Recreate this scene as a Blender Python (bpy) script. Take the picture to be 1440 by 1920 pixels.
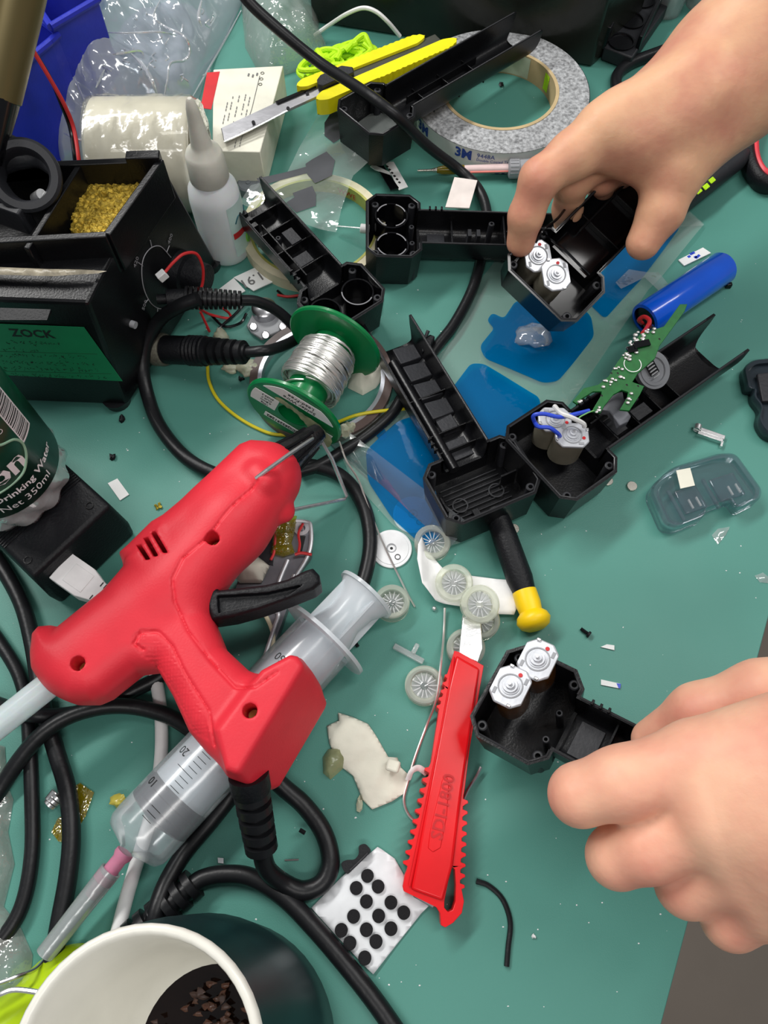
import bpy, bmesh, math, random
import numpy as np
from mathutils import Vector, Matrix, noise, geometry
R = math.radians
random.seed(7)
C = bpy.context.scene
for o in list(bpy.data.objects): bpy.data.objects.remove(o)
# ---------------------------------------------------------------- camera, world, lights
F = 1450.0; CH = 0.42; DEP = R(66); CS, SN = math.cos(DEP), math.sin(DEP)
cam = bpy.data.cameras.new('camera'); cam.sensor_fit = 'VERTICAL'; cam.sensor_height = 36; cam.lens = 36 * F / 1920
cam.clip_start = 0.01; cam.clip_end = 20
co = bpy.data.objects.new('camera', cam); C.collection.objects.link(co)
co.location = (0, 0, CH); co.rotation_euler = (R(90) - DEP, 0, 0); C.camera = co
C.view_settings.view_transform = 'Standard'; C.view_settings.look = 'None'; C.view_settings.gamma = 1
C.view_settings.exposure = 0.0
w = bpy.data.worlds.new('world'); C.world = w; w.use_nodes = True
w.node_tree.nodes['Background'].inputs[0].default_value = (0.92, 0.96, 1.0, 1)
w.node_tree.nodes['Background'].inputs[1].default_value = 0.20
def area(name, loc, target, sx, sy, power, col=(1, 1, 1)):
    l = bpy.data.lights.new(name, 'AREA'); l.shape = 'RECTANGLE'; l.size = sx; l.size_y = sy; l.energy = power; l.color = col
    o = bpy.data.objects.new(name, l); C.collection.objects.link(o); o.location = loc
    o.rotation_euler = (Vector(target) - Vector(loc)).to_track_quat('-Z', 'Y').to_euler()
    return o
area('ceiling_tube_light', (-0.75, 0.95, 1.35), (0, 0.25, 0), 1.3, 0.16, 24, (1, .985, .96))
area('ceiling_tube_light', (0.75, 0.5, 1.6), (0.1, 0.2, 0), 0.16, 1.3, 11, (1, .985, .96))
area('ceiling_tube_light', (0.1, -0.75, 1.5), (0.1, 0.1, 0), 1.3, 0.16, 8.5, (1, .97, .94))

# ---------------------------------------------------------------- helpers
def P(u, v, z=0.0):
    dx = (u - 720) / F; dy = (960 - v) / F
    d = Vector((dx, CS + dy * SN, -SN + dy * CS)); t = (z - CH) / d.z
    return Vector((d.x * t, d.y * t, z))
def PP(pts, z=0.0): return [P(p[0], p[1], p[2] if len(p) > 2 else z) for p in pts]
def frame(o, x, n):
    x = Vector(x).normalized(); n = Vector(n); n = (n - x * n.dot(x)).normalized(); y = n.cross(x)
    return Matrix(((x.x, y.x, n.x, o[0]), (x.y, y.y, n.y, o[1]), (x.z, y.z, n.z, o[2]), (0, 0, 0, 1)))
def zframe(p0, p1, side=(0, 0, 1)):      # local z runs p0 -> p1
    z = (Vector(p1) - Vector(p0)).normalized(); s = Vector(side)
    if abs(z.dot(s)) > .95: s = Vector((1, 0, 0))
    x = (s - z * s.dot(z)).normalized(); y = z.cross(x)
    return Matrix(((x.x, y.x, z.x, p0[0]), (x.y, y.y, z.y, p0[1]), (x.z, y.z, z.z, p0[2]), (0, 0, 0, 1)))
def S(r, g, b):
    f = lambda c: (c / 255 / 12.92) if c / 255 <= .04045 else ((c / 255 + .055) / 1.055) ** 2.4
    return (f(r), f(g), f(b), 1)
MATS = {}
def mat(name, col, rough=.45, metal=0, trans=0, ior=1.45, var=.12, ns=60, bump=0, bs=200, sss=0, coat=0, spec=.5, alpha=1):
    m = bpy.data.materials.new(name); m.use_nodes = True; nt = m.node_tree; b = nt.nodes['Principled BSDF']
    tc = nt.nodes.new('ShaderNodeTexCoord'); nz = nt.nodes.new('ShaderNodeTexNoise'); nz.inputs['Scale'].default_value = ns; nz.inputs['Detail'].default_value = 4
    nt.links.new(tc.outputs['Object'], nz.inputs['Vector'])
    r = nt.nodes.new('ShaderNodeValToRGB'); c = Vector(col[:3])
    r.color_ramp.elements[0].position = .3; r.color_ramp.elements[1].position = .7
    r.color_ramp.elements[0].color = (*(c * (1 - var)), 1); r.color_ramp.elements[1].color = (*(c * (1 + var)), 1)
    nt.links.new(nz.outputs['Fac'], r.inputs['Fac']); nt.links.new(r.outputs['Color'], b.inputs['Base Color'])
    b.inputs['Roughness'].default_value = rough; b.inputs['Metallic'].default_value = metal
    b.inputs['Transmission Weight'].default_value = trans; b.inputs['IOR'].default_value = ior
    b.inputs['Subsurface Weight'].default_value = sss; b.inputs['Coat Weight'].default_value = coat
    b.inputs['Specular IOR Level'].default_value = spec; b.inputs['Alpha'].default_value = alpha
    if sss: b.inputs['Subsurface Radius'].default_value = (.8, .3, .15); b.inputs['Subsurface Scale'].default_value = .004
    if bump:
        n2 = nt.nodes.new('ShaderNodeTexNoise'); n2.inputs['Scale'].default_value = bs; n2.inputs['Detail'].default_value = 6
        nt.links.new(tc.outputs['Object'], n2.inputs['Vector'])
        bp = nt.nodes.new('ShaderNodeBump'); bp.inputs['Strength'].default_value = bump; bp.inputs['Distance'].default_value = .001
        nt.links.new(n2.outputs['Fac'], bp.inputs['Height']); nt.links.new(bp.outputs['Normal'], b.inputs['Normal'])
    MATS[name] = m; return m
def film(name, tint, haze=.08, hazecol=(.8, .85, .9, 1), gloss=.06, rough=.08, bump=.3, bs=60):
    m = bpy.data.materials.new(name); m.use_nodes = True; nt = m.node_tree; nt.nodes.clear(); N = nt.nodes.new; L = nt.links.new
    out = N('ShaderNodeOutputMaterial'); tr = N('ShaderNodeBsdfTransparent'); tr.inputs[0].default_value = tint
    df = N('ShaderNodeBsdfDiffuse'); df.inputs[0].default_value = hazecol
    gl = N('ShaderNodeBsdfGlossy'); gl.inputs['Roughness'].default_value = rough; gl.inputs[0].default_value = (1, 1, 1, 1)
    tc = N('ShaderNodeTexCoord'); nz = N('ShaderNodeTexNoise'); nz.inputs['Scale'].default_value = bs; nz.inputs['Detail'].default_value = 3
    L(tc.outputs['Object'], nz.inputs['Vector']); bp = N('ShaderNodeBump'); bp.inputs['Strength'].default_value = bump; bp.inputs['Distance'].default_value = .004
    L(nz.outputs['Fac'], bp.inputs['Height']); L(bp.outputs['Normal'], gl.inputs['Normal'])
    lw = N('ShaderNodeLayerWeight'); lw.inputs[0].default_value = .25
    ma = N('ShaderNodeMath'); ma.operation = 'MULTIPLY_ADD'; ma.inputs[1].default_value = .6; ma.inputs[2].default_value = gloss
    L(lw.outputs['Fresnel'], ma.inputs[0]); ma.use_clamp = True
    m1 = N('ShaderNodeMixShader'); m1.inputs[0].default_value = haze; L(tr.outputs[0], m1.inputs[1]); L(df.outputs[0], m1.inputs[2])
    m2 = N('ShaderNodeMixShader'); L(ma.outputs[0], m2.inputs[0]); L(m1.outputs[0], m2.inputs[1]); L(gl.outputs[0], m2.inputs[2])
    L(m2.outputs[0], out.inputs[0]); MATS[name] = m; return m

W = {}
def wm(o): return W.get(o.name, Matrix())
def TH(name, label, cat, M=None, group=None, kind=None):
    o = bpy.data.objects.new(name, None); C.collection.objects.link(o); o.empty_display_size = .01
    if M is None: M = Matrix()
    if not isinstance(M, Matrix): M = Matrix.Translation(M)
    o.matrix_world = M; W[o.name] = M.copy()
    return tag(o, label, cat, group, kind)
def tag(o, label=None, cat=None, group=None, kind=None):
    if label: o['label'] = label
    if cat: o['category'] = cat
    if group: o['group'] = group
    if kind: o['kind'] = kind
    return o
def dup(root, M, label=None, group=None):
    r = root.copy(); C.collection.objects.link(r); r.matrix_world = M; W[r.name] = M.copy()
    if label: r['label'] = label
    if group: r['group'] = group
    for ch in list(root.children):
        c = ch.copy(); C.collection.objects.link(c); c.parent = r
        for g in list(ch.children):
            d = g.copy(); C.collection.objects.link(d); d.parent = c
    return r
def finish(me, name, m, parent=None, local=False, bevel=0, smooth=40, subsurf=0, solid=0, segs=2):
    if parent is not None:
        if not local: me.transform(wm(parent).inverted())
        o = bpy.data.objects.new(name, me); C.collection.objects.link(o); o.parent = parent; W[o.name] = wm(parent).copy()
    else:
        vs = np.empty(len(me.vertices) * 3, dtype=np.float32); me.vertices.foreach_get('co', vs); vs = vs.reshape(-1, 3)
        c = Vector(((vs[:, 0].min() + vs[:, 0].max()) / 2, (vs[:, 1].min() + vs[:, 1].max()) / 2, vs[:, 2].min()))
        M = Matrix.Translation(c); me.transform(M.inverted())
        o = bpy.data.objects.new(name, me); C.collection.objects.link(o); o.location = c; W[o.name] = M
    me.materials.append(m)
    if smooth:
        me.shade_smooth(); me.set_sharp_from_angle(angle=R(smooth))
    if solid:
        md = o.modifiers.new('solid', 'SOLIDIFY'); md.thickness = solid; md.offset = 0
    if bevel:
        md = o.modifiers.new('bevel', 'BEVEL'); md.width = bevel; md.segments = segs; md.limit_method = 'ANGLE'; md.angle_limit = R(40); md.harden_normals = False
    if subsurf:
        md = o.modifiers.new('sub', 'SUBSURF'); md.levels = subsurf; md.render_levels = subsurf
    return o
def crom(pts, n=6, closed=False):
    pts = [Vector(p) for p in pts]
    if len(pts) < 3 and not closed: return pts
    out = []; N = len(pts)
    rng = range(N if closed else N - 1)
    for i in rng:
        if closed: a, b, c, d = pts[i - 1], pts[i], pts[(i + 1) % N], pts[(i + 2) % N]
        else:
            b, c = pts[i], pts[i + 1]; a = pts[i - 1] if i else b * 2 - c; d = pts[i + 2] if i + 2 < N else c * 2 - b
        for k in range(n):
            t = k / n
            out.append(.5 * ((2 * b) + (c - a) * t + (2 * a - 5 * b + 4 * c - d) * t * t + (3 * b - a - 3 * c + d) * t ** 3))
    if not closed: out.append(pts[-1])
    return out
class B:
    def __init__(s, M=None): s.v = []; s.f = []; s.M = M
    def add(s, vs, fs, M=None):
        n = len(s.v)
        for p in vs:
            p = Vector(p)
            if M is not None: p = M @ p
            if s.M is not None: p = s.M @ p
            s.v.append(p)
        s.f += [tuple(i + n for i in f) for f in fs]
    def box(s, c, d, M=None, taper=1):
        x, y, z = d[0] / 2, d[1] / 2, d[2] / 2; vs = []
        for sz in (-1, 1):
            k = taper if sz > 0 else 1
            for sx, sy in ((-1, -1), (1, -1), (1, 1), (-1, 1)): vs.append((c[0] + sx * x * k, c[1] + sy * y * k, c[2] + sz * z))
        s.add(vs, [(3, 2, 1, 0), (4, 5, 6, 7), (0, 1, 5, 4), (1, 2, 6, 5), (2, 3, 7, 6), (3, 0, 4, 7)], M); return s
    def prism(s, top, z0=None, bot=None, holes=(), M=None):
        # top: list of points (3D); walls go to z0 or to the matching bot list
        top = [Vector(p) for p in top]
        def side(loop): return [Vector((p.x, p.y, z0)) for p in loop]
        loops = [top] + [[Vector(p) for p in h] for h in holes]
        bots = [([Vector(p) for p in bot] if bot else side(top))] + [side(h) for h in loops[1:]]
        tris = geometry.tessellate_polygon([[Vector((p.x, p.y, 0)) for p in l] for l in loops]) if (holes or len(top) > 4) else ([(0, 1, 2, 3)] if len(top) == 4 else [(0, 1, 2)])
        flat = [p for l in loops for p in l]; fb = [p for l in bots for p in l]; n = len(flat)
        # orient up
        def ar(t):
            a, b, c = flat[t[0]], flat[t[1]], flat[t[2]]; return (b.x - a.x) * (c.y - a.y) - (b.y - a.y) * (c.x - a.x)
        fs = []
        for t in tris:
            t = tuple(t)
            if ar(t) < 0: t = t[::-1]
            fs.append(t); fs.append(tuple(i + n for i in t[::-1]))
        off = 0
        for li, l in enumerate(loops):
            m = len(l); A = sum(l[i].x * l[(i + 1) % m].y - l[(i + 1) % m].x * l[i].y for i in range(m))
            for i in range(m):
                j = (i + 1) % m; q = (off + i, off + j, off + j + n, off + i + n)
                if (A > 0) == (li == 0): q = q[::-1]
                fs.append(q)
            off += m
        s.add(flat + fb, fs, M); return s
    def cyl(s, p0, p1, r0, r1=None, seg=20, M=None, flat=None):
        r1 = r0 if r1 is None else r1; Z = zframe(p0, p1); L = (Vector(p1) - Vector(p0)).length
        return s.lathe([(0, r0), (L, r1)], Z if M is None else M @ Z, seg)
    def lathe(s, prof, M=None, seg=28, cap0=True, cap1=True, sy=1.0, close=False, ang=None):
        vs = []; fs = []; full = ang is None; ns = seg if full else seg + 1
        for z, r in prof:
            for k in range(ns):
                a = 2 * math.pi * k / seg if full else ang[0] + (ang[1] - ang[0]) * k / seg
                vs.append((r * math.cos(a), r * math.sin(a) * sy, z))
        n = len(prof); rows = list(range(n - 1)) + ([n - 1] if close else [])
        for i in rows:
            i2 = (i + 1) % n
            for k in range(seg if full else seg):
                k2 = (k + 1) % ns if full else k + 1
                fs.append((i * ns + k, i * ns + k2, i2 * ns + k2, i2 * ns + k))
        if full and not close:
            if cap0: fs.append(tuple(range(ns))[::-1])
            if cap1: fs.append(tuple((n - 1) * ns + k for k in range(ns)))
        s.add(vs, fs, M); return s
    def tube(s, pts, r, seg=10, n=6, closed=False, smooth=True, rf=None, flat=1.0):
        path = crom(pts, n, closed) if smooth else [Vector(p) for p in pts]
        N = len(path); T = []
        for i in range(N):
            a = path[i - 1] if (i or closed) else path[i]; b = path[(i + 1) % N] if (i < N - 1 or closed) else path[i]
            t = (b - a); T.append(t.normalized() if t.length > 1e-9 else Vector((0, 0, 1)))
        up = Vector((0, 0, 1));
        if abs(T[0].dot(up)) > .95: up = Vector((1, 0, 0))
        nrm = (up - T[0] * up.dot(T[0])).normalized(); vs = []; fs = []
        for i in range(N):
            nrm = (nrm - T[i] * nrm.dot(T[i])); nrm = nrm.normalized() if nrm.length > 1e-6 else T[i].orthogonal().normalized(); bn = T[i].cross(nrm)
            rr = r if rf is None else r * rf(i / (N - 1))
            for k in range(seg):
                a = 2 * math.pi * k / seg; vs.append(path[i] + nrm * (math.cos(a) * rr * flat) + bn * (math.sin(a) * rr))
        for i in range(N if closed else N - 1):
            j = (i + 1) % N
            for k in range(seg):
                k2 = (k + 1) % seg; fs.append((i * seg + k, i * seg + k2, j * seg + k2, j * seg + k))
        if not closed:
            fs.append(tuple(range(seg))[::-1]); fs.append(tuple((N - 1) * seg + k for k in range(seg)))
        s.add(vs, fs); return s
    def sphere(s, c, r, seg=14, sc=(1, 1, 1), jit=0):
        n = seg // 2; pr = []
        vs = []; fs = []; c = Vector(c)
        for i in range(n + 1):
            a = math.pi * i / n
            for k in range(seg):
                b = 2 * math.pi * k / seg; d = Vector((math.sin(a) * math.cos(b), math.sin(a) * math.sin(b), -math.cos(a)))
                q = 1 + (jit * noise.noise(d * 1.7 + c * 900) if jit else 0)
                vs.append(c + Vector((d.x * sc[0], d.y * sc[1], d.z * sc[2])) * r * q)
        for i in range(n):
            for k in range(seg):
                k2 = (k + 1) % seg; fs.append((i * seg + k, i * seg + k2, (i + 1) * seg + k2, (i + 1) * seg + k))
        s.add(vs, fs); return s
    def quadsheet(s, rows):
        n = len(rows[0]); vs = [p for r in rows for p in r]; fs = []
        for i in range(len(rows) - 1):
            for j in range(n - 1): fs.append((i * n + j, i * n + j + 1, (i + 1) * n + j + 1, (i + 1) * n + j))
        s.add(vs, fs); return s
    def make(s, name, m, parent=None, local=False, **k):
        me = bpy.data.meshes.new(name); me.from_pydata([tuple(p) for p in s.v], [], s.f)
        bm = bmesh.new(); bm.from_mesh(me); bmesh.ops.remove_doubles(bm, verts=bm.verts, dist=1e-6)
        bm.to_mesh(me); bm.free(); me.update()
        return finish(me, name, m, parent, local, **k)
def sheet(poly, z=0.0, th=.0003, wav=0, zf=None, res=.004, lift=0.0003):
    """thin sheet from a world outline, with its own waviness; returns B"""
    pts = [Vector(p) for p in poly]; x0 = min(p.x for p in pts); x1 = max(p.x for p in pts); y0 = min(p.y for p in pts); y1 = max(p.y for p in pts)
    bm = bmesh.new(); vv = [bm.verts.new((p.x, p.y, 0)) for p in pts]; bm.faces.new(vv)
    for ax, a, b in ((0, x0, x1), (1, y0, y1)):
        k = a + res
        while k < b:
            g = bm.verts[:] + bm.edges[:] + bm.faces[:]; no = (1, 0, 0) if ax == 0 else (0, 1, 0); cc = (k, 0, 0) if ax == 0 else (0, k, 0)
            bmesh.ops.bisect_plane(bm, geom=g, dist=1e-7, plane_co=cc, plane_no=no); k += res
    s = B(); bm.verts.ensure_lookup_table(); idx = {v: i for i, v in enumerate(bm.verts)}
    vs = []
    for v in bm.verts:
        zz = z + (zf(v.co.x, v.co.y) if zf else 0) + wav * (.5 + .5 * noise.noise(Vector((v.co.x * 45, v.co.y * 45, z * 50 + 3))))
        vs.append((v.co.x, v.co.y, zz))
    fs = []
    for f in bm.faces:
        t = [idx[v] for v in f.verts]; fs.append(tuple(t if f.normal.z > 0 else t[::-1]))
    bm.free(); s.add(vs, fs)
    return s
def pdist(px, py, poly):
    """signed distance to polygon, numpy, negative inside"""
    d = np.full(px.shape, 1e9); ins = np.zeros(px.shape, bool); n = len(poly)
    for i in range(n):
        ax, ay = poly[i][0], poly[i][1]; bx, by = poly[(i + 1) % n][0], poly[(i + 1) % n][1]
        ex, ey = bx - ax, by - ay; wx, wy = px - ax, py - ay; t = np.clip((wx * ex + wy * ey) / (ex * ex + ey * ey + 1e-20), 0, 1)
        d = np.minimum(d, (wx - ex * t) ** 2 + (wy - ey * t) ** 2)
        c = ((ay <= py) & (by > py)) | ((by <= py) & (ay > py))
        xi = ax + (py - ay) / (ey if abs(ey) > 1e-12 else 1e-12) * ex
        ins ^= c & (px < xi)
    return np.where(ins, -1, 1) * np.sqrt(d)
def smin(a, b, k):
    h = np.maximum(k - np.abs(a - b), 0) / k; return np.minimum(a, b) - h * h * k * .25
def smax(a, b, k): return -smin(-a, -b, k)
def cone(X, Y, Z, a, b, ra, rb):
    a = np.array(a); b = np.array(b); ba = b - a; q = float(ba @ ba) + 1e-12
    t = np.clip(((X - a[0]) * ba[0] + (Y - a[1]) * ba[1] + (Z - a[2]) * ba[2]) / q, 0, 1)
    return np.sqrt((X - a[0] - ba[0] * t) ** 2 + (Y - a[1] - ba[1] * t) ** 2 + (Z - a[2] - ba[2] * t) ** 2) - (ra + (rb - ra) * t)
def slab(X, Y, Z, poly, zc, h, r):
    """extruded polygon with rounded edges"""
    d2 = pdist(X[:, :, 0], Y[:, :, 0], poly)[:, :, None] + r; dz = np.abs(Z - zc) - h + r
    return np.minimum(np.maximum(d2, dz), 0) + np.sqrt(np.maximum(d2, 0) ** 2 + np.maximum(dz, 0) ** 2) - r
def snets(fn, lo, hi, h, name, m, parent=None, **k):
    n = [int(math.ceil((hi[i] - lo[i]) / h)) + 1 for i in range(3)]
    ax = [lo[i] + h * np.arange(n[i]) for i in range(3)]
    X, Y, Z = np.meshgrid(*ax, indexing='ij'); V = fn(X, Y, Z); Sg = V < 0
    c = np.zeros([q - 1 for q in n], int); cor = [(i, j, kk) for i in (0, 1) for j in (0, 1) for kk in (0, 1)]
    sl = lambda A, o: A[o[0]:o[0] + n[0] - 1, o[1]:o[1] + n[1] - 1, o[2]:o[2] + n[2] - 1]
    for o in cor: c += sl(Sg, o)
    mk = (c > 0) & (c < 8); I = np.argwhere(mk); idx = -np.ones(mk.shape, int); idx[mk] = np.arange(len(I))
    acc = np.zeros((len(I), 3)); cnt = np.zeros(len(I))
    for a in cor:
        for d in range(3):
            if a[d]: continue
            b = list(a); b[d] = 1
            va = V[I[:, 0] + a[0], I[:, 1] + a[1], I[:, 2] + a[2]]; vb = V[I[:, 0] + b[0], I[:, 1] + b[1], I[:, 2] + b[2]]
            x = (va < 0) != (vb < 0); t = np.where(x, va / np.where(x, va - vb, 1), 0)
            p = np.tile(np.array(a, float), (len(I), 1)); p[:, d] += t
            acc += p * x[:, None]; cnt += x
    vs = (I + acc / cnt[:, None]) * h + np.array(lo)
    fs = []
    for d in range(3):
        e, g = [(1, 2), (2, 0), (0, 1)][d]
        A = Sg; s0 = [slice(1, -1)] * 3; s0[d] = slice(0, -1); s1 = list(s0); s1[d] = slice(1, None)
        E = np.argwhere(A[tuple(s0)] != A[tuple(s1)])
        off = np.array([1, 1, 1]); off[d] = 0; E = E + off
        ins = A[E[:, 0], E[:, 1], E[:, 2]]
        def g4(de, dg):
            q = E.copy(); q[:, e] -= de; q[:, g] -= dg; return idx[q[:, 0], q[:, 1], q[:, 2]]
        Q = np.stack([g4(1, 1), g4(0, 1), g4(0, 0), g4(1, 0)], 1)
        Q = np.where(ins[:, None], Q, Q[:, ::-1]); fs.append(Q)
    fs = np.concatenate(fs); fs = fs[(fs >= 0).all(1)]
    me = bpy.data.meshes.new(name); me.from_pydata(vs.tolist(), [], fs.tolist()); me.update()
    k.setdefault('smooth', 80)
    return finish(me, name, m, parent, **k)
def bounds(pts, pad):
    a = np.array([tuple(p) for p in pts]); return a.min(0) - pad, a.max(0) + pad
def text(s, size, M, m, parent=None, name='lettering', ext=.00005, bend=None, align='LEFT', bold=0, xs=1.0, font=None):
    cu = bpy.data.curves.new('t', 'FONT'); cu.body = s; cu.size = size; cu.extrude = ext if not bend else 0; cu.align_x = align; cu.offset = bold; cu.resolution_u = 2
    o = bpy.data.objects.new('t', cu); C.collection.objects.link(o); dg = bpy.context.evaluated_depsgraph_get(); dg.update()
    me = bpy.data.meshes.new_from_object(o.evaluated_get(dg)); bpy.data.objects.remove(o); bpy.data.curves.remove(cu)
    if xs != 1: me.transform(Matrix.Diagonal((xs, 1, 1, 1)))
    if bend:
        for v in me.vertices: v.co = bend(v.co)
    else: me.transform(M)
    me.materials.clear()
    return finish(me, name, m, parent, smooth=0)
def mound(poly, hgt, edge=.02, amp=.004, sc=60, res=.0025, base=0, seed=0, ridg=True, floor=.0004, zf=None, pw=.6):
    """crumpled bag / paper body over an outline"""
    s = sheet(poly, res=res); V = s.v
    xs = np.array([p[0] for p in V]); ys = np.array([p[1] for p in V]); d = -pdist(xs, ys, [(p[0], p[1]) for p in poly])
    for i, p in enumerate(V):
        t = min(max(d[i] / edge, 0), 1); q = Vector((p[0] * sc, p[1] * sc, seed * 3.7))
        nn = noise.noise(q); n2 = noise.noise(q * 2.3 + Vector((5, 1, 2))); n3 = noise.noise(q * 5.1)
        rg = (1 - abs(nn) * 2) * .6 + (1 - abs(n2) * 2) * .3 if ridg else nn
        zz = hgt * (t ** pw) + amp * min(t * 3, 1) * (rg + .25 * n3)
        V[i] = Vector((p[0], p[1], base + max(floor, zz) + (zf(p[0], p[1]) if zf else 0)))
    return s
# ---------------------------------------------------------------- materials
BLK = mat('black_plastic', (.0045, .0047, .0058), .3, spec=.4, bump=.12, bs=900)
BLM = mat('black_matte_plastic', (.006, .0066, .0085), .46, spec=.32, bump=.3, bs=700)
BLG = mat('black_gloss_plastic', (.003, .003, .004), .16, spec=.45)
RUB = mat('black_rubber_cable', (.008, .0085, .01), .38, spec=.4, bump=.15, bs=300)
DGR = mat('dark_grey_plastic', (.018, .019, .023), .5, bump=.2, bs=500)
GRY = mat('grey_plastic', (.32, .33, .35), .4)
RED = mat('red_plastic', S(218, 46, 60), .46, var=.05, bump=.1, bs=900, spec=.4)
REDK = mat('red_knife_plastic', S(226, 18, 26), .26, var=.05)
REDD = mat('dark_red_inside', S(110, 12, 20), .6)
MET = mat('bright_metal', (.82, .82, .82), .26, .85, bump=.1, bs=200)
STL = mat('steel', (.55, .55, .57), .3, 1, bump=.15, bs=150)
SOL = mat('solder_wire_metal', (.80, .79, .76), .3, .85)
CAP = mat('white_metal_cap', (.62, .64, .68), .34, .35, bump=.1)
CAN = mat('motor_can_metal', S(176, 170, 150), .4, .6, bump=.2, bs=150)
COP = mat('amber_film_can', S(120, 74, 24), .22, .5, coat=.6)
WHT = mat('white_plastic', (.8, .8, .8), .4)
PAP = mat('white_paper', (.82, .83, .82), .7, var=.04, bump=.15, bs=400)
CRM = mat('cream_paper', S(226, 224, 208), .7, var=.06, bump=.5, bs=150)
CRD = mat('cream_cardboard', S(214, 206, 176), .7, var=.1, ns=120)
KRF = mat('kraft_card', S(190, 168, 126), .8, var=.12)
INK = mat('black_ink', (.01, .01, .01), .6)
INKG = mat('grey_ink', (.16, .16, .16), .6)
INKB = mat('blue_ink', S(40, 70, 150), .6)
REDP = mat('red_print', S(200, 30, 36), .5)
WPR = mat('white_print', (.85, .85, .85), .5)
GPR = mat('grey_print', (.3, .3, .32), .5)
YEL = mat('yellow_plastic', S(236, 226, 24), .35, var=.06, bump=.1, bs=400)
YLC = mat('yellow_cap_plastic', S(250, 208, 12), .4, var=.05)
LIM = mat('lime_cord', S(190, 240, 20), .6, var=.12, bump=.5, bs=900)
LMG = mat('lime_green_gloss', S(176, 206, 22), .25, var=.05)
GRN = mat('green_spool_plastic', S(6, 118, 62), .3, var=.06, coat=.2)
LBG = mat('bottle_green_label', S(6, 62, 42), .3, var=.1)
BLU = mat('blue_bin_plastic', S(36, 48, 176), .35, var=.1, bump=.15, bs=300)
BAT = mat('blue_shrink_wrap', S(14, 92, 224), .2, var=.05, coat=.4, bump=.15, bs=90)
PCB = mat('green_circuit_board', S(18, 96, 40), .4, spec=.25, var=.15, ns=300)
YWR = mat('yellow_wire', S(214, 200, 40), .4)
RWR = mat('red_wire', S(200, 44, 46), .4)
BWR = mat('blue_wire', S(44, 74, 200), .4)
WWR = mat('white_wire', (.75, .75, .74), .4)
GLW = mat('hot_glue', S(214, 216, 190), .3, trans=.3, var=.1, sss=.2)
OCH = mat('olive_gold_handle', S(110, 98, 62), .35, .4, var=.12, ns=12)
TEA = mat('dark_tea', (.008, .004, .003), .05, spec=.6)
LEAF = mat('tea_leaf', S(74, 42, 28), .25, var=.4, ns=200, bump=.5)
MUGW = mat('white_glaze', S(232, 230, 220), .25, var=.03)
MUGT = mat('teal_black_glaze', S(12, 44, 46), .36, var=.2)
MAG = mat('nickel_magnet', (.6, .57, .5), .25, .9)
KAP = film('amber_tape', (.78, .68, .04, 1), .3, (.42, .34, .01, 1), gloss=.16, rough=.12, bump=1, bs=120)
CLR = film('clear_plastic', (.96, .97, .97, 1), .20, (.9, .92, .92, 1), gloss=.08, rough=.1, bump=.0)
SPK = film('spoke_plastic', (.96, .97, .97, 1), .5, (.92, .94, .94, 1), gloss=.10, rough=.1, bump=.0)
CLG = film('smoky_clear_plastic', (.80, .84, .87, 1), .05, (.42, .48, .54, 1), gloss=.05, rough=.06, bump=.03)
FRS = film('frosted_plastic', (.95, .97, .96, 1), .34, (.88, .91, .89, 1), gloss=.06, rough=.2, bump=.1)
FRD = mat('frosted_bottle', S(236, 240, 242), .35, trans=.12, var=.04, sss=.3)
WAT = film('clear_bottle', (.97, .99, .99, 1), .5, (.92, .96, .96, 1), gloss=.35, rough=.04, bump=.05, bs=90)
GST = mat('glue_stick', S(226, 238, 240), .2, trans=.3, ior=1.2, var=.04, sss=.3)
PNK = mat('pink_plastic', S(232, 150, 180), .3, trans=.4, ior=1.2)
PTN = mat('rubber_seal', S(18, 22, 34), .35)
SKN = mat('skin', S(222, 168, 136), .48, var=.08, ns=28, bump=.25, bs=260, sss=.25, spec=.35)
SK2 = mat('skin_pink', S(234, 176, 150), .48, var=.08, ns=28, bump=.2, bs=260, sss=.25, spec=.35)
NAIL = mat('nail', S(226, 180, 160), .3)
for sm, c0_, c1_ in ((SKN, S(206, 142, 118), S(226, 176, 140)), (SK2, S(222, 152, 130), S(238, 186, 156))):
    rp = [n for n in sm.node_tree.nodes if n.type == 'VALTORGB'][0]; rp.color_ramp.elements[0].color = c0_; rp.color_ramp.elements[1].color = c1_; rp.color_ramp.elements[0].position = .36; rp.color_ramp.elements[1].position = .62
GTP = mat('fibrous_tape_side', S(158, 160, 162), .7, var=.55, ns=420, bump=.9, bs=420)
TPR = mat('tape_liner', S(206, 212, 208), .35, var=.05)
FCL = film('clear_film', (.90, .95, .93, 1), .14, (.8, .88, .84, 1), gloss=.05, bump=.6, bs=40)
FPW = film('wrapping_film', (.95, .95, .93, 1), .05, (.9, .9, .85, 1), gloss=.08, rough=.16, bump=.5, bs=70)
FBL = film('blue_pad_film', (.01, .46, .86, 1), .42, (.0, .18, .44, 1), gloss=.03, bump=.15)
BAG = film('poly_bag', (.84, .88, .93, 1), .42, (.72, .78, .88, 1), gloss=.13, rough=.11, bump=.22, bs=50)
BG2 = film('pale_bag', (.88, .9, .87, 1), .26, (.72, .75, .70, 1), gloss=.09, rough=.1, bump=.8, bs=90)
OCT = mat('grey_foam_pad', S(70, 72, 76), .75)

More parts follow.
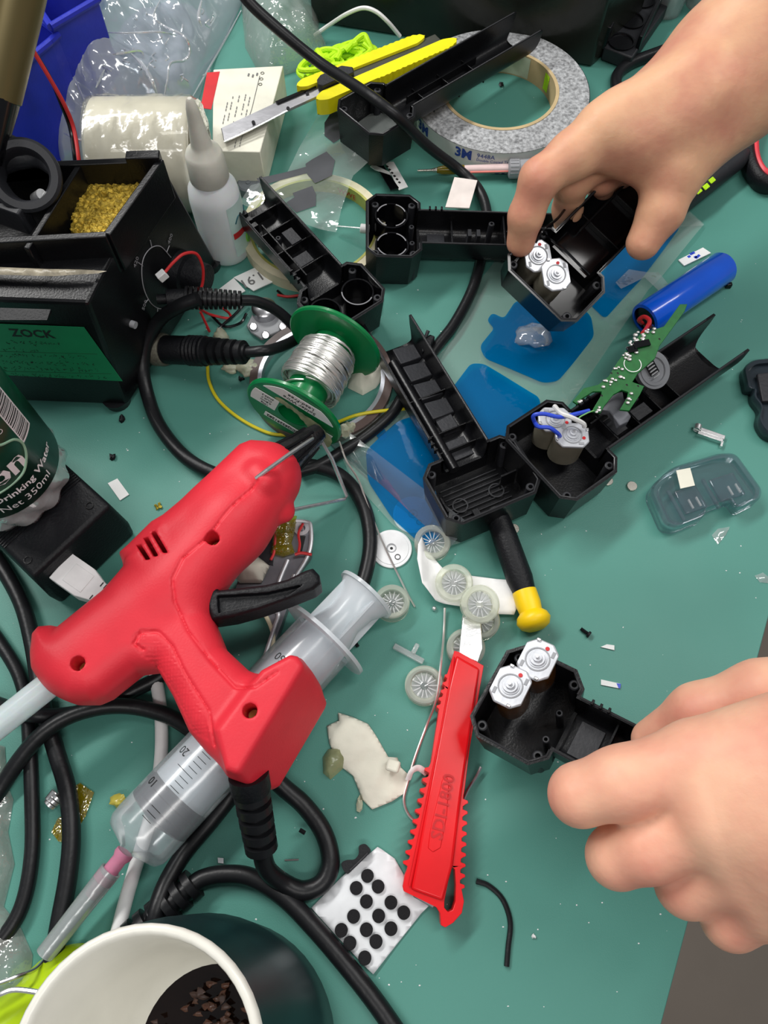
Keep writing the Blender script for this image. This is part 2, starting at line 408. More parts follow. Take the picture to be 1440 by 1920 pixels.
# matte worktop mat
def mat_surface():
    m = mat('green_antistatic_mat', S(80, 139, 127), .42, var=.05, ns=9, bump=.12, bs=1500, spec=.35); nt = m.node_tree; b = nt.nodes['Principled BSDF']
    tc = nt.nodes['Texture Coordinate']; n = nt.nodes.new('ShaderNodeTexNoise'); n.inputs['Scale'].default_value = 5; n.inputs['Detail'].default_value = 8
    nt.links.new(tc.outputs['Object'], n.inputs['Vector']); r = nt.nodes.new('ShaderNodeMapRange'); r.inputs[1].default_value = .35; r.inputs[2].default_value = .7; r.inputs[3].default_value = .36; r.inputs[4].default_value = .55
    nt.links.new(n.outputs['Fac'], r.inputs[0]); nt.links.new(r.outputs[0], b.inputs['Roughness']); return m
MATG = mat_surface()
# ---------------------------------------------------------------- setting and bench
e0, e1 = P(1440, 1160), P(1240, 1920); ed = (e1 - e0)
ea = e0 - ed * ((.95 - e0.y) / -ed.y); eb = e0 + ed * 1.5
outl = [Vector((-.62, eb.y, 0)), eb, ea, Vector((-.62, ea.y, 0))]
tag(B().prism([p + Vector((0, 0, 0)) for p in outl], z0=-.002).make('rubber_mat', MATG, bevel=.0005), 'green rubber work mat covering the bench under all the parts', 'mat')
wb = TH('workbench', 'wooden workbench carrying the green mat', 'workbench', Vector((-.2, .2, -.75)))
B().prism([p + Vector((0, 0, -.0021)) for p in outl], z0=-.035).make('bench_top', KRF, wb, bevel=.002)
for q in ((-.55, -.12), (-.55, .8), (.0, -.12), (.2, .8)): B().box((q[0], q[1], -.3925), (.05, .05, .715)).make('leg', DGR, wb)
FL = mat('grey_brown_floor', S(128, 118, 108), .7, var=.1, ns=6, bump=.2)
tag(B().box((0, .3, -.76), (4, 4, .02)).make('floor', FL), kind='structure')

# ---------------------------------------------------------------- cables
def cable(name, pts, r, m, label, cat='cable', group=None, n=8, seg=12, **k):
    o = B().tube([P(*p) for p in pts], r, seg, n, **k).make(name, m); return tag(o, label, cat, group)
cable('power_cable', [(440, -40, .11), (465, 2, .1), (530, 62, .085), (600, 118, .07), (680, 170, .062), (740, 215, .056), (800, 272, .03), (860, 318, .010), (895, 352, .006), (912, 395, .005), (908, 450, .0045), (896, 510, .0045), (880, 555, .0045), (850, 610, .0045), (815, 655, .0045), (760, 735, .005), (735, 775, .005), (690, 815, .005), (640, 848, .005), (600, 872, .006), (560, 885, .006)],
      .0037, RUB, 'long black cable from the top crossing over the yellow knife towards the green spool')
cable('iron_cable', [(372, 560, .055), (335, 575, .05), (300, 600, .036), (276, 640, .024), (268, 690, .013), (278, 745, .006), (300, 800, .0045), (345, 855, .0045), (400, 887, .0045), (460, 900, .0045), (520, 880, .0045), (580, 873, .0048), (640, 893, .0048), (680, 945, .0048), (694, 1010, .0048), (684, 1080, .0048), (655, 1150, .0048), (640, 1200, .005)],
      .0043, RUB, 'thick black cable looping from the soldering station under the glue gun nozzle')
cable('black_cable', [(-40, 1010, .006), (0, 1058, .006), (40, 1130, .006), (62, 1210, .006), (80, 1320, .007), (104, 1405, .005), (126, 1480, .005), (134, 1560, .005), (128, 1640, .005), (112, 1730, .005), (100, 1800, .005), (90, 1880, .005)],
      .0045, RUB, 'black cable running down the left beside the amber tape', group=None)
cable('black_cable', [(-30, 1165, .004), (0, 1205, .004), (34, 1262, .004), (50, 1320, .004), (56, 1400, .004), (60, 1500, .004), (60, 1600, .004), (44, 1690, .004), (12, 1750, .004), (-40, 1800, .004)],
      .0037, RUB, 'thinner black cable at far left curving down to the clear bag')
cable('black_cable', [(-40, 1545, .004), (0, 1480, .005), (40, 1420, .010), (80, 1375, .013), (130, 1343, .013), (190, 1326, .012), (250, 1325, .010), (310, 1340, .009), (350, 1362, .009), (400, 1400, .01), (425, 1440, .015)],
      .0042, RUB, 'black cable arching across from the left edge to beneath the gun grip')
cable('black_cable', [(-40, 1305, .004), (0, 1322, .004), (60, 1340, .0125), (120, 1340, .006), (190, 1325, .004), (250, 1295, .004), (300, 1268, .004), (340, 1225, .004)],
      .004, RUB, 'black cable passing behind the rear end of the red glue gun')
cable('black_cable', [(470, 1440, .014), (435, 1490, .006), (395, 1540, .005), (345, 1600, .005), (310, 1660, .0095), (290, 1720, .012), (283, 1780, .008), (290, 1860, .005)],
      .0043, RUB, 'black cable passing between the syringe and the gun cord towards the mug')
t = TH('mains_lead', 'black lead with ribbed sleeve and embossed text curving to the bottom edge', 'cable', P(430, 1640))
B().tube([P(*p) for p in [(355, 1665, .007), (380, 1648, .006), (420, 1640, .0052), (470, 1645, .0052), (530, 1680, .0052), (590, 1740, .0052), (650, 1810, .0052), (705, 1880, .0052), (760, 1960, .0052)]], .0045, 14, 8).make('cord', RUB, t)
def sleeve(p0, p1, r0, r1, n, parent, name='strain_relief', m=RUB, ring=1.12):
    L = (p1 - p0).length; pr = []
    for i in range(n):
        a = i / n; b = (i + 1) / n; ra = r0 + (r1 - r0) * a
        pr += [(L * (a + .00 / n), ra * ring), (L * (a + .58 / n), ra * ring), (L * (a + .64 / n), ra * .78), (L * (a + .95 / n), ra * .78)]
    return B().lathe(pr, zframe(p0, p1), 20).make(name, m, parent, smooth=35)
sleeve(P(365, 1655, .0075), P(215, 1790, .0075), .0068, .0078, 7, t)
cable('white_cable', [(232, 1140, .016), (262, 1200, .006), (284, 1250, .0042), (297, 1300, .0035), (303, 1370, .0035), (300, 1440, .0035), (285, 1520, .0035), (262, 1600, .0035), (238, 1680, .0035), (215, 1770, .0035), (200, 1830, .0035)],
      .0035, WWR, 'pale grey cable leading from the plug on the black adapter down past the syringe')
cable('yellow_wire', [(389, 686, .004), (392, 715, .002), (408, 748, .001), (440, 778, .001), (480, 802, .001), (520, 815, .001), (580, 812, .001), (625, 795, .001), (670, 778, .0065), (720, 770, .0068), (768, 766, .0012)], .0011, YWR, 'thin yellow wire curving beneath the green solder spool', 'wire', seg=8)
cable('white_wire', [(590, 66, .004), (620, 45, .015), (650, 26, .028), (680, 15, .034), (705, 22, .034), (728, 42, .028), (750, 68, .016)], .0016, WWR, 'thin white wire arching in front of the black box', 'wire', seg=8)
cable('black_cable', [(1290, 78, .004), (1235, 98, .004), (1180, 120, .004), (1155, 148, .004), (1165, 190, .004)], .0045, RUB, 'black cable arc peeping out behind the raised wrist')
cable('black_wire', [(893, 1652, .0012), (915, 1660, .0012), (938, 1680, .0012), (951, 1705, .0012), (957, 1735, .0012), (953, 1775, .0012), (950, 1812, .0012)], .0013, RUB, 'short black wire offcut lying right of the red knife', 'wire', seg=8)
cable('solder_strand', [(636, 828, .012), (650, 865, .010), (672, 900, .008), (690, 950, .008), (706, 990, .006), (728, 1040, .003), (750, 1085, .002), (765, 1115, .001), (778, 1138, .0008)], .0006, SOL, 'thin solder wire trailing from the green spool across the white disc', 'wire', seg=6)
cable('solder_strand', [(834, 1140, .003), (832, 1190, .002), (826, 1250, .0085), (818, 1310, .008), (800, 1360, .001), (778, 1420, .001), (765, 1465, .001), (757, 1500, .001), (766, 1528, .001), (786, 1545, .001)], .0007, SOL, 'solder wire crossing the clear wheel left of the red knife', 'wire', seg=6)
cable('solder_strand', [(866, 1508, .002), (878, 1480, .003), (892, 1458, .003), (902, 1438, .004)], .0008, STL, 'bent grey wire end sticking out right of the red knife', 'wire', seg=6)
t = TH('wire_pair', 'red and black wire pair rising behind the soldering station', 'wire', P(148, 300, .02))
B().tube([P(*p) for p in [(151, 330, .02), (148, 300, .03), (138, 240, .04), (120, 195, .055), (95, 150, .07), (58, 88, .09)]], .0014, 8).make('red_wire', RWR, t)
B().tube([P(*p) for p in [(143, 330, .02), (140, 300, .03), (131, 240, .04), (113, 192, .055), (92, 142, .07), (59, 88, .09)]], .0012, 8).make('black_wire', BLG, t)
B().tube([P(60, 91, .089), P(56, 83, .0925)], .0009, 6, smooth=False).make('wire_end', MET, t)
t = TH('jst_lead', 'thin red lead with small white connector in front of the station knob', 'wire', P(340, 540, .03))
B().tube([P(*p) for p in [(308, 512, .072), (325, 492, .075), (345, 476, .075), (368, 476, .07), (380, 500, .06), (380, 530, .05), (372, 552, .045)]], .0009, 8).make('lead', RWR, t)
B().box((0, 0, 0), (.0055, .004, .005), frame(P(304, 517, .072), (1, .7, .4), (-.3, -.2, 1))).make('connector', WHT, t, bevel=.0004)
for i, (pp, m, lb) in enumerate([([(376, 585, .02), (392, 620, .004), (388, 614, .003)], RWR, 'short red wire stub under the ribbed connector'), ([(372, 578, .02), (395, 590, .006), (430, 597, .002), (430, 588, .004), (418, 578, .012)], RWR, 'bent red wire beside the ribbed black sleeve'), ([(462, 566, .004), (440, 590, .003), (415, 612, .002), (404, 628, .002)], BLG, 'thin black wire below the ribbed black sleeve'), ([(565, 553, .003), (540, 556, .003), (520, 553, .003)], RWR, 'little red wire left of the lowest empty shell'), ([(520, 545, .002), (535, 556, .002), (560, 556, .002)], BLG, 'little black wire beneath the leftmost empty shell'), ([(395, 590, .003), (420, 612, .002), (450, 606, .002), (462, 588, .002)], BLG, 'curled fine black wire near the yellow wire')]):
    cable('wire_offcut', pp, .0009, m, lb, 'wire', seg=6)

# ---------------------------------------------------------------- soldering station
st = TH('soldering_station', 'black soldering station with sponge tray, control dial and green service label', 'soldering station', P(60, 700))
zt = .11
A_, B_, C_, D_ = P(303, 303, zt), P(217, 477, zt), P(-130, 462, zt), P(-130, 322, zt)
b1, b3 = P(240, 760, .004), P(407, 493, .004); b3.z = .004
PN = (b3 - b1).cross(A_ - b1).normalized(); PN = PN if PN.x > 0 else -PN
def onp(u, v, off=.0006):
    d = P(u, v, 0) - Vector((0, 0, CH)); t = (b1 - Vector((0, 0, CH))).dot(PN) / d.dot(PN); return Vector((0, 0, CH)) + d * t + PN * off
B_ = onp(217, 477, 0); m1 = onp(165, 568, 0); m2 = onp(192, 514, 0); print('panel', B_, m1, m2); m0 = m1 + (P(0, 562, .088) - P(165, 568, .088)) * 1.9; b0 = b1 + (m0 - m1); b0.z = .004
m2l = m2 + (m0 - m1); Bl = C_
b4 = Vector((b0.x, b3.y + .02, .004))
bk = Vector((D_.x, D_.y + .01, .09))
s = B()
# panel (knob side), front face, slopes, back
s.add([b1, b3, A_, B_, m2, m1], [(0, 1, 2, 3, 4, 5)])
s.add([b0, b1, m1, m0], [(0, 1, 2, 3)]); s.add([m0, m1, m2, m2l], [(0, 1, 2, 3)]); s.add([m2l, m2, B_, C_], [(0, 1, 2, 3)])
s.add([b3, b4, D_, A_], [(0, 1, 2, 3)]); s.add([b4, b0, m0, m2l, C_, D_], [(0, 1, 2, 3, 4, 5)]); s.add([b0, b4, b3, b1], [(0, 1, 2, 3)])
def lerp(a, b, t): return a + (b - a) * t
def tq(u, v, z=zt):   # point on the tray rim plane
    q = lerp(lerp(C_, B_, u), lerp(D_, A_, u), v); q.z = z; return q
s.add([tq(0, 0, .084), tq(1, 0, .084), tq(1, 1, .084), tq(0, 1, .084)], [(0, 1, 2, 3)])
s.make('housing', BLK, st, smooth=0, bevel=.0018)
def rim(a, b, wd, z1, z0, name):
    d = (b - a).normalized(); nn = Vector((-d.y, d.x, 0)) * wd / 2
    return B().prism([Vector((p.x, p.y, z1)) for p in (a - nn, b - nn, b + nn, a + nn)], z0=z0).make(name, BLK, st, bevel=.0006)
u0 = 0.66
rim(tq(0, 0), tq(1, 0), .004, zt + .002, .085, 'tray_wall'); rim(tq(1, 0), tq(1, 1), .004, zt + .002, .085, 'tray_wall')
rim(tq(0, 1), tq(1, 1), .004, zt + .002, .085, 'tray_wall'); rim(P(50, 468, zt), P(148, 312, zt), .0032, zt + .001, .085, 'tray_wall')
rim(P(240, 304, zt), P(303, 302, zt), .006, zt + .005, .1, 'tray_wall')
pan = [P(u, v, .0865) for u, v in ((72, 458), (212, 470), (268, 385), (172, 345))]
B().prism(pan, z0=.0845).make('sponge_pan', DGR, st, bevel=.0006)
# brass wool
def wool(X, Y, Z):
    d = slab(X, Y, Z, [(p.x, p.y) for p in PP([(140, 350), (185, 334), (282, 332), (272, 360), (222, 442), (130, 438)], .098)], .0930, .0050, .003)
    n = np.sin(X * 2300 + 5 * np.sin(Y * 900)) * np.sin(Y * 2100 + 4 * np.sin(Z * 1300 + X * 700)) * np.sin(Z * 1900 + 3 * np.sin(X * 1100))
    n2 = np.sin(X * 900 + 3 * np.sin(Y * 500)) * np.sin(Y * 800 + 2 * np.sin(X * 640))
    return d + n * .0015 + n2 * .0014
BRW = mat('brass_wool', S(188, 160, 62), .38, .55, var=.5, ns=380, bump=1, bs=900)
lo, hi = bounds(PP([(125, 330), (285, 330), (125, 445), (285, 445)], .1), .006); lo[2] = .084; hi[2] = .112
tag(snets(wool, lo, hi, .0009, 'brass_wool_pad', BRW), 'crumbly golden brass wool pad in the station tray', 'cleaning pad')
# glue smears and slope details
sf = frame(m1, m1 - m0, (m2 - m1).cross(m0 - m1) * (1 if (m2 - m1).cross(m0 - m1).z > 0 else -1))
SMR = mat('dried_flux', S(150, 142, 124), .35, var=.5, ns=90, bump=.8, bs=120)
q = [P(-60, 492, .1045), P(90, 498, .1045), P(150, 500, .104), P(200, 508, .102), P(186, 516, .1005), P(100, 520, .101), P(-60, 516, .101)]
mound(q, .0012, .003, .0012, 130, .0015, base=.1015).make('flux_smear', SMR, st)
for k in range(5): B().box((0, 0, 0), (.0016, .004, .0012), frame(P(-4 + k * 11, 558, .0895), (1, 0, 0), (-.1, -.6, 1))).make('vent_slat', DGR, st, bevel=.0004)
B().prism([P(0, 577, .0905), P(95, 580, .0905), P(88, 600, .0895), P(0, 600, .0895)], z0=.0885).make('front_slot', BLM, st)
# feet
for u, v in ((222, 752), (392, 500)): 
    p = P(u, v); B().cyl((p.x, p.y, 0), (p.x, p.y, .006), .008, .009).make('foot', RUB, st)
# label
fn = (b1 - b0).cross(m1 - b1).normalized(); fn = fn if fn.y < 0 else -fn
def onf(u, v, off=.0006):    # pixel -> front face plane
    d = P(u, v, 0) - Vector((0, 0, CH)); t = (b1 - Vector((0, 0, CH))).dot(fn) / d.dot(fn); return Vector((0, 0, CH)) + d * t + fn * off
lab = [onf(*p) for p in ((-40, 604), (158, 612), (230, 713), (-20, 700))]
LGL = mat('green_service_label', S(24, 132, 84), .45, var=.08)
B().add([*lab], [(0, 3, 2, 1)]) 
bl = B(); bl.add(lab, [(3, 2, 1, 0)]); sl_ = bl.make('service_label', LGL, st, smooth=0, solid=.0003)
xd = (onf(150, 640) - onf(20, 634)).normalized()
text('ZOCK', .0085, frame(onf(24, 628, .0009), xd, fn), INK, sl_, bold=.0002)
random.seed(3); sc_ = B()
for row in range(6):
    v = 640 + row * 12.2; x0 = 16 if row < 1 else -4; x1 = 150 + row * 10 if row > 1 else 110 - row * 40
    xx = x0
    while xx < x1:
        c = onf(xx, v + .02 * xx, .0009); M = frame(c, xd, fn)
        for q in range(3):
            a = Vector((random.uniform(-.0012, .0012), random.uniform(-.0014, .0014), 0)); b_ = a + Vector((random.uniform(-.0014, .0014), random.uniform(-.0014, .0014), 0))
            sc_.tube([M @ a, M @ b_], .00011, 4, smooth=False)
        xx += random.choice((7, 8, 9, 14))
for v in (657, 694): sc_.tube([onf(0, v, .0008), onf(178 + (v - 650) * .7, v + 5, .0008)], .0001, 4, smooth=False)
sc_.make('handwriting', INK, sl_, smooth=0)
# control dial on the right panel
pn = PN
dc = onp(306, 518); px = (b3 - b1).normalized(); DM = frame(dc, px, pn)
arc = [onp(*q) for q in ((319, 482), (300, 462), (282, 464), (268, 482), (264, 508), (268, 540), (280, 566), (296, 578), (310, 577))]
B().tube(arc, .0003, 6, 6).make('dial_scale', GPR, st)
tk = B()
for a, b_ in (((283, 463), (280, 450)), ((311, 472), (316, 460)), ((266, 498), (258, 492)), ((277, 560), (271, 567)), ((294, 577), (294, 588))): tk.tube([onp(*a), onp(*b_)], .0003, 5, smooth=False)
tk.make('dial_ticks', GPR, st)
for s_, u, v in (('320', 276, 446), ('400', 316, 458), ('420', 252, 502), ('500', 268, 582)):
    text(s_, .0042, frame(onp(u, v, .0007), px + Vector((0, 0, .5)), pn), GPR, st)
kM = zframe(onp(335, 508, 0), onp(335, 508, 0) + pn * .02)
B().lathe([(0, .0135), (.006, .013), (.007, .0105), (.019, .0098), (.02, .009)], kM, 32).make('control_knob', BLM, st, smooth=35)
B().cyl(onp(246, 607, 0), onp(246, 607, .003), .0022).make('indicator_lamp', GRY, st)
# iron rest
hld = TH('iron_rest', 'dark grey funnel-shaped iron rest ring at the far left', 'iron rest', P(50, 330, .112))
hc = P(46, 330, .122); hx = Vector((.25, -.62, .85)).normalized(); HM = zframe(hc, hc + hx * .02)
ringp = [(-.012, .0105), (-.012, .014), (-.002, .0185), (.002, .0185), (.0035, .0170), (.0035, .0135), (.001, .0122)]
B().lathe(ringp, HM, 40, close=True).make('funnel_ring', DGR, hld, smooth=35)
B().prism([P(-60, 250, .126), P(4, 236, .126), P(60, 268, .126), P(108, 304, .124), P(92, 318, .124), P(60, 296, .124), P(20, 300, .124), P(-60, 330, .124)], z0=.116).make('arm_bracket', DGR, hld, bevel=.003)
B().prism([P(-30, 372, .116), P(0, 378, .116), P(48, 378, .116), P(34, 402, .115), P(-30, 380, .115)], z0=.10).make('arm_bracket', DGR, hld, bevel=.002)
B().cyl(P(66, 372, .112), P(78, 364, .117), .0028).make('set_screw', MET, hld, smooth=30)
ir = TH('soldering_iron', 'olive metallic soldering iron handle with black collar at top left', 'soldering iron', P(0, 200, .14))
p0, p1 = P(-8, 178, .145), P(60, -160, .20)
L = (p1 - p0).length
B().lathe([(-.002, .0105), (0, .0125), (L * .5, .0135), (L, .014)], zframe(p0, p1), 32).make('handle', OCH, ir)
p2 = P(-26, 300, .132)
B().lathe([(0, .0075), (.01, .009), ((p0 - p2).length - .004, .0115), ((p0 - p2).length, .0118)], zframe(p2, p0), 28).make('collar', BLG, ir)
# connectors to the station
cn = TH('cable_plug', 'large ribbed multi-pin plug in the station with black cable', 'plug', P(300, 660, .0))
a = onp(292, 655, 0); ax = (P(464, 661, .030) - a); KL = ax.length / .060; ax.normalize(); print('plug', KL, a)
KN = mat('knurled_grey', S(112, 110, 98), .5, .3, var=.3, ns=600)
def seg(t0, t1, prof, name, m, parent): return B().lathe([((t0 + (t1 - t0) * q[0]) * KL, q[1]) for q in prof], zframe(a, a + ax), 30).make(name, m, parent, smooth=35)
ax = ax * KL
seg(0, .007, [(0, .0105), (.8, .0105), (1, .0098)], 'lock_ring', KN, cn)
pr = [(0, .0085)]
seg(.007, .022, [(0, .009), (.9, .009), (1, .0084)], 'barrel', BLM, cn)
seg(.022, .034, [(0, .0092), (.1, .0096), (.2, .009), (.3, .0096), (.4, .009), (.5, .0096), (.6, .009), (.7, .0096), (.8, .009), (.95, .0094), (1, .0085)], 'grip_rings', BLM, cn)
sleeve(a + ax * .034, a + ax * .060, .0078, .0062, 5, cn)
B().tube([a + ax * .058, P(490, 658, .032), P(510, 655, .028), P(545, 642, .018), P(575, 622, .01), (P(600, 600, .008))], .0034, 12).make('cord', RUB, cn)
cn = TH('dc_plug', 'ribbed black spring-sleeved plug above the multi-pin one', 'plug', P(380, 570, .0))
sleeve(P(452, 563, .045), P(345, 558, .048), .0048, .0062, 12, cn, ring=1.15)
B().lathe([(0, .005), (.004, .0055), (.012, .0055), (.0125, .003), (.018, .003)], zframe(P(352, 558, .048), P(318, 560, .049)), 20).make('plug_body', BLM, cn)
B().tube([P(450, 563, .045), P(480, 565, .04), (P(515, 580, .03)), P(545, 605, .02), P(575, 640, .01)], .0034, 12).make('cord', RUB, cn)

# ---------------------------------------------------------------- blue bins
def bin_(pts, zt, label, th=.0028):
    t = TH('storage_bin', label, 'storage bin', P(60, 250), group=None)
    top = PP(pts, zt); c = sum(top, Vector()) / len(top)
    bot = [Vector((c.x + (p.x - c.x) * .9, c.y + (p.y - c.y) * .9, .001)) for p in top]
    inn = [c + (p - c) * .93 for p in top]; inb = [Vector((c.x + (p.x - c.x) * .84, c.y + (p.y - c.y) * .84, .004)) for p in top]
    n = len(top); vs = top + bot + inn + inb; fs = []
    for i in range(n):
        j = (i + 1) % n; fs += [(i, j, j + n, i + n)[::-1], (i, j, j + 2 * n, i + 2 * n), (i + 2 * n, j + 2 * n, j + 3 * n, i + 3 * n)]
    fs += [tuple(range(n, 2 * n)), tuple(range(3 * n, 4 * n))]
    s = B(); s.add(vs, fs); s.make('tub', BLU, t, smooth=0, bevel=.0012)
    o = B()
    for i in range(n): o.tube([top[i] + Vector((0, 0, .0006)), top[(i + 1) % n] + Vector((0, 0, .0006))], .0026, 8, smooth=False)
    o.make('rim', BLU, t); return t
bin_([(-70, 62), (28, 0), (110, 66), (95, 80), (-70, 215)], .075, 'blue plastic storage bin with a dusty rim, behind the soldering iron')
bin_([(20, -60), (150, -80), (184, 0), (96, 52)], .082, 'farther blue storage bin beside the big clear bag')
B_blue = [P(0, 262), P(28, 300), P(118, 238), P(112, 195)]
# ---------------------------------------------------------------- clear bags
bigp = PP([(120, 100), (160, 30), (215, -40), (330, -60), (452, -60), (455, 5), (425, 70), (390, 130), (372, 190), (330, 235), (260, 290), (185, 305), (118, 306), (85, 262), (112, 190)])
bm_ = mound(bigp, .060, .06, .013, 30, .0024, seed=1); BV = np.array([tuple(p) for p in bm_.v])
def bz(u, v):
    p = P(u, v, .05)
    for _ in range(4):
        k = ((BV[:, 0] - p.x) ** 2 + (BV[:, 1] - p.y) ** 2).argmin(); p = P(u, v, float(BV[k, 2]) + .0006)
    return p
fold_glints = B()  # raised folds; their white highlight is put into a paler film colour
for ln, r_ in (([(148, 96), (190, 102), (225, 100), (262, 95), (270, 110)], .0011), ([(246, 100), (268, 122), (284, 150), (296, 182)], .0016), ([(304, 180), (270, 182), (235, 185), (208, 195)], .0013), ([(300, 2), (288, 30), (310, 50), (345, 68), (356, 95), (345, 112), (320, 120), (314, 150), (308, 182)], .0010), ([(378, 2), (372, 30), (378, 50)], .0013), ([(452, 20), (430, 60), (405, 105), (380, 150), (356, 190)], .0009), ([(196, 130), (188, 145), (180, 165)], .0010), ([(155, 100), (154, 130), (160, 150)], .0007), ([(128, 120), (150, 170), (175, 230)], .0008), ([(120, 250), (150, 262), (178, 255)], .0009), ([(200, 60), (240, 62), (300, 60), (330, 66)], .0008)):
    fold_glints.tube([bz(*q) + Vector((0, 0, random.uniform(-.0006, .0004))) for q in ln], r_, 8, 6, rf=lambda t: .45 + .55 * math.sin(math.pi * t))
for q in range(26): 
    u_, v_ = random.uniform(180, 400), random.uniform(10, 150); fold_glints.tube([bz(u_, v_), bz(u_ + random.uniform(-9, 9), v_ + random.uniform(2, 10)), bz(u_ + random.uniform(-10, 10), v_ + random.uniform(8, 16))], .0006, 5, 4)
bigbag = TH('plastic_bag', 'large crumpled clear plastic bag between the blue bins and the white box', 'bag', P(280, 200, 0))
bm_.make('bag_film', BAG, bigbag, smooth=60); fold_glints.make('fold', film('bag_fold_glint', (.9, .93, .97, 1), .45, (.9, .93, .97, 1), gloss=.35, rough=.12, bump=.2), bigbag)
if False: tag(None, 'large crumpled clear plastic bag between the blue bins and the white box', 'bag')
tag(mound(PP([(150, 170), (230, 60), (330, 20), (400, 40), (370, 150), (330, 250), (230, 280), (160, 270)]), .032, .05, .008, 30, .004, seed=5).make('air_pillow', BAG, smooth=60), 'smaller clear pouch folded inside the large bag', 'bag')
tag(mound(PP([(448, -60), (560, -70), (590, 0), (603, 68), (614, 92), (570, 130), (505, 152), (480, 128), (460, 90), (455, 40)]), .04, .04, .009, 34, .0025, seed=2).make('plastic_bag', BG2, smooth=60), 'pale milky plastic bag beside the black box and under the diagonal cable', 'bag')
tag(mound(PP([(-60, 1380), (10, 1400), (14, 1470), (26, 1500), (16, 1560), (28, 1620), (8, 1700), (40, 1740), (62, 1790), (56, 1860), (0, 1880), (-80, 1900), (-90, 1600)]), .01, .02, .004, 60, .0016, seed=4).make('plastic_bag', BG2, smooth=60), 'crinkled clear bag at the lower left edge beneath the cables', 'bag')
# ---------------------------------------------------------------- black box, trays at the top
bx = TH('black_box', 'large glossy black box at the top behind the tape roll', 'box', P(850, 100))
q = [P(585, 43), P(1108, 127), P(1196, 45), P(760, -150)]
BXM = mat('scuffed_black', (.012, .014, .011), .25, var=.5, ns=14, bump=.3, bs=80)
B().prism([Vector((p.x, p.y, .075)) for p in q], z0=.001).make('body', BXM, bx, bevel=.0015)
B().prism([Vector((p.x, p.y, .0765)) for p in (q[1], q[2], lerp(q[1], q[0], .08) )], z0=.0755).make('corner_label', YEL, bx)
tr = TH('parts_tray', 'dark tray with a row of round pockets beside the black box', 'tray', P(1190, 60))
q = [P(1132, 88, .012), P(1186, 108, .012), P(1290, -45, .012), P(1215, -70, .012)]
B().prism(q, z0=.001).make('tray_body', DGR, tr, bevel=.0012)
ex = (q[3] - q[0]); ey = (q[1] - q[0])
for i, (a_, b_) in enumerate(((.1, .45), (.34, .42), (.58, .42), (.82, .42))):
    c = q[0] + ex * a_ + ey * b_; B().lathe([(0, .0102), (.0014, .0104), (.0014, .0092), (.0003, .0088)], Matrix.Translation(c + Vector((0, 0, .0001))), 26, cap1=True).make('pocket', BLK, tr)
B().box((0, 0, 0), (ex.length * .98, .003, .018), frame(q[0] + ex * .5 + Vector((0, 0, .006)), ex, (0, 0, 1))).make('rail', BLK, tr, bevel=.0006)
B().box((0, 0, 0), (ex.length * .5, .003, .012), frame(q[1] + ex * .35 + Vector((0, 0, .004)), ex, (0, 0, 1))).make('rail', BLK, tr, bevel=.0006)
MLK = film('milky_cup', (.8, .83, .82, 1), .4, (.6, .62, .62, 1), gloss=.12)
for i, (u, v) in enumerate(((1248, 20), (1312, 8))):
    p = P(u, v, 0); t = TH('blister_cup', ('clear crumpled plastic cup beside the pocket tray', 'clear crumpled plastic cup nearest the forearm')[i], 'cup', p)
    B().lathe([(0, .012), (.018, .014), (.022, .018), (.023, .018), (.0185, .0135), (.001, .0115)], Matrix.Translation(p), 22, close=False, cap1=True).make('cup_wall', MLK, t)
    B().sphere(p + Vector((0, 0, .006)), .008, 12).make('ball_bearing', MET, t)

# ---------------------------------------------------------------- white box
wbx = TH('carton', 'white product carton with a red band under the yellow knife blade', 'box', P(450, 320))
zb = .032
q = [P(421, 284, zb), P(488, 285, zb), P(531, 123, zb), P(398, 131, zb), P(366, 192, zb)]
q = [P(398, 283, zb), P(488, 285, zb), P(531, 123, zb), P(400, 130, zb)]
B().prism(q, z0=.001).make('box_body', CRM, wbx, bevel=.0006)
fx = (q[1] - q[2]); bw = B(); cx = lambda u, v, z=zb + .0003: P(u, v, z)
B().prism([cx(388, 146 - 10), cx(412, 134), cx(396, 205), cx(376, 202)], z0=zb).make('red_band', REDP, wbx, smooth=0)
tl = B()
for k, (u, v, l) in enumerate(((428, 185, 60), (437, 180, 52), (449, 178, 70), (461, 176, 44), (470, 175, 60), (443, 262, 16), (452, 262, 14))):
    a_ = cx(u, v, zb + .0004); d = (cx(u - l * .22, v + l, zb + .0004) - a_)
    for j in range(9):
        if (j * 7 + k) % 4: tl.box((0, 0, 0), (d.length / 13, .0006, .00005), frame(a_ + d * (j + .5) / 10, d, (0, 0, 1)))
for u, v in ((466, 140), (474, 142), (482, 139)): tl.box((0, 0, 0), (.003, .0012, .00005), frame(cx(u, v, zb + .0004), fx, (0, 0, 1)))
tl.make('printed_text', INKG, wbx, smooth=0)
B().tube([cx(487, 142), cx(472, 204), cx(452, 262)], .0002, 4, smooth=False).make('printed_line', INKG, wbx)
for u, v in ((492, 137), (490, 148), (488, 158)): B().lathe([(0, .0014), (.0001, .0014), (.0001, .0010), (0, .001)], Matrix.Translation(cx(u, v, zb + .0002)), 16, close=True).make('recycling_mark', INK, wbx)
B().prism([cx(420, 268, .018), cx(428, 268, .018), cx(430, 285, .018), cx(421, 285, .018)], z0=.017)
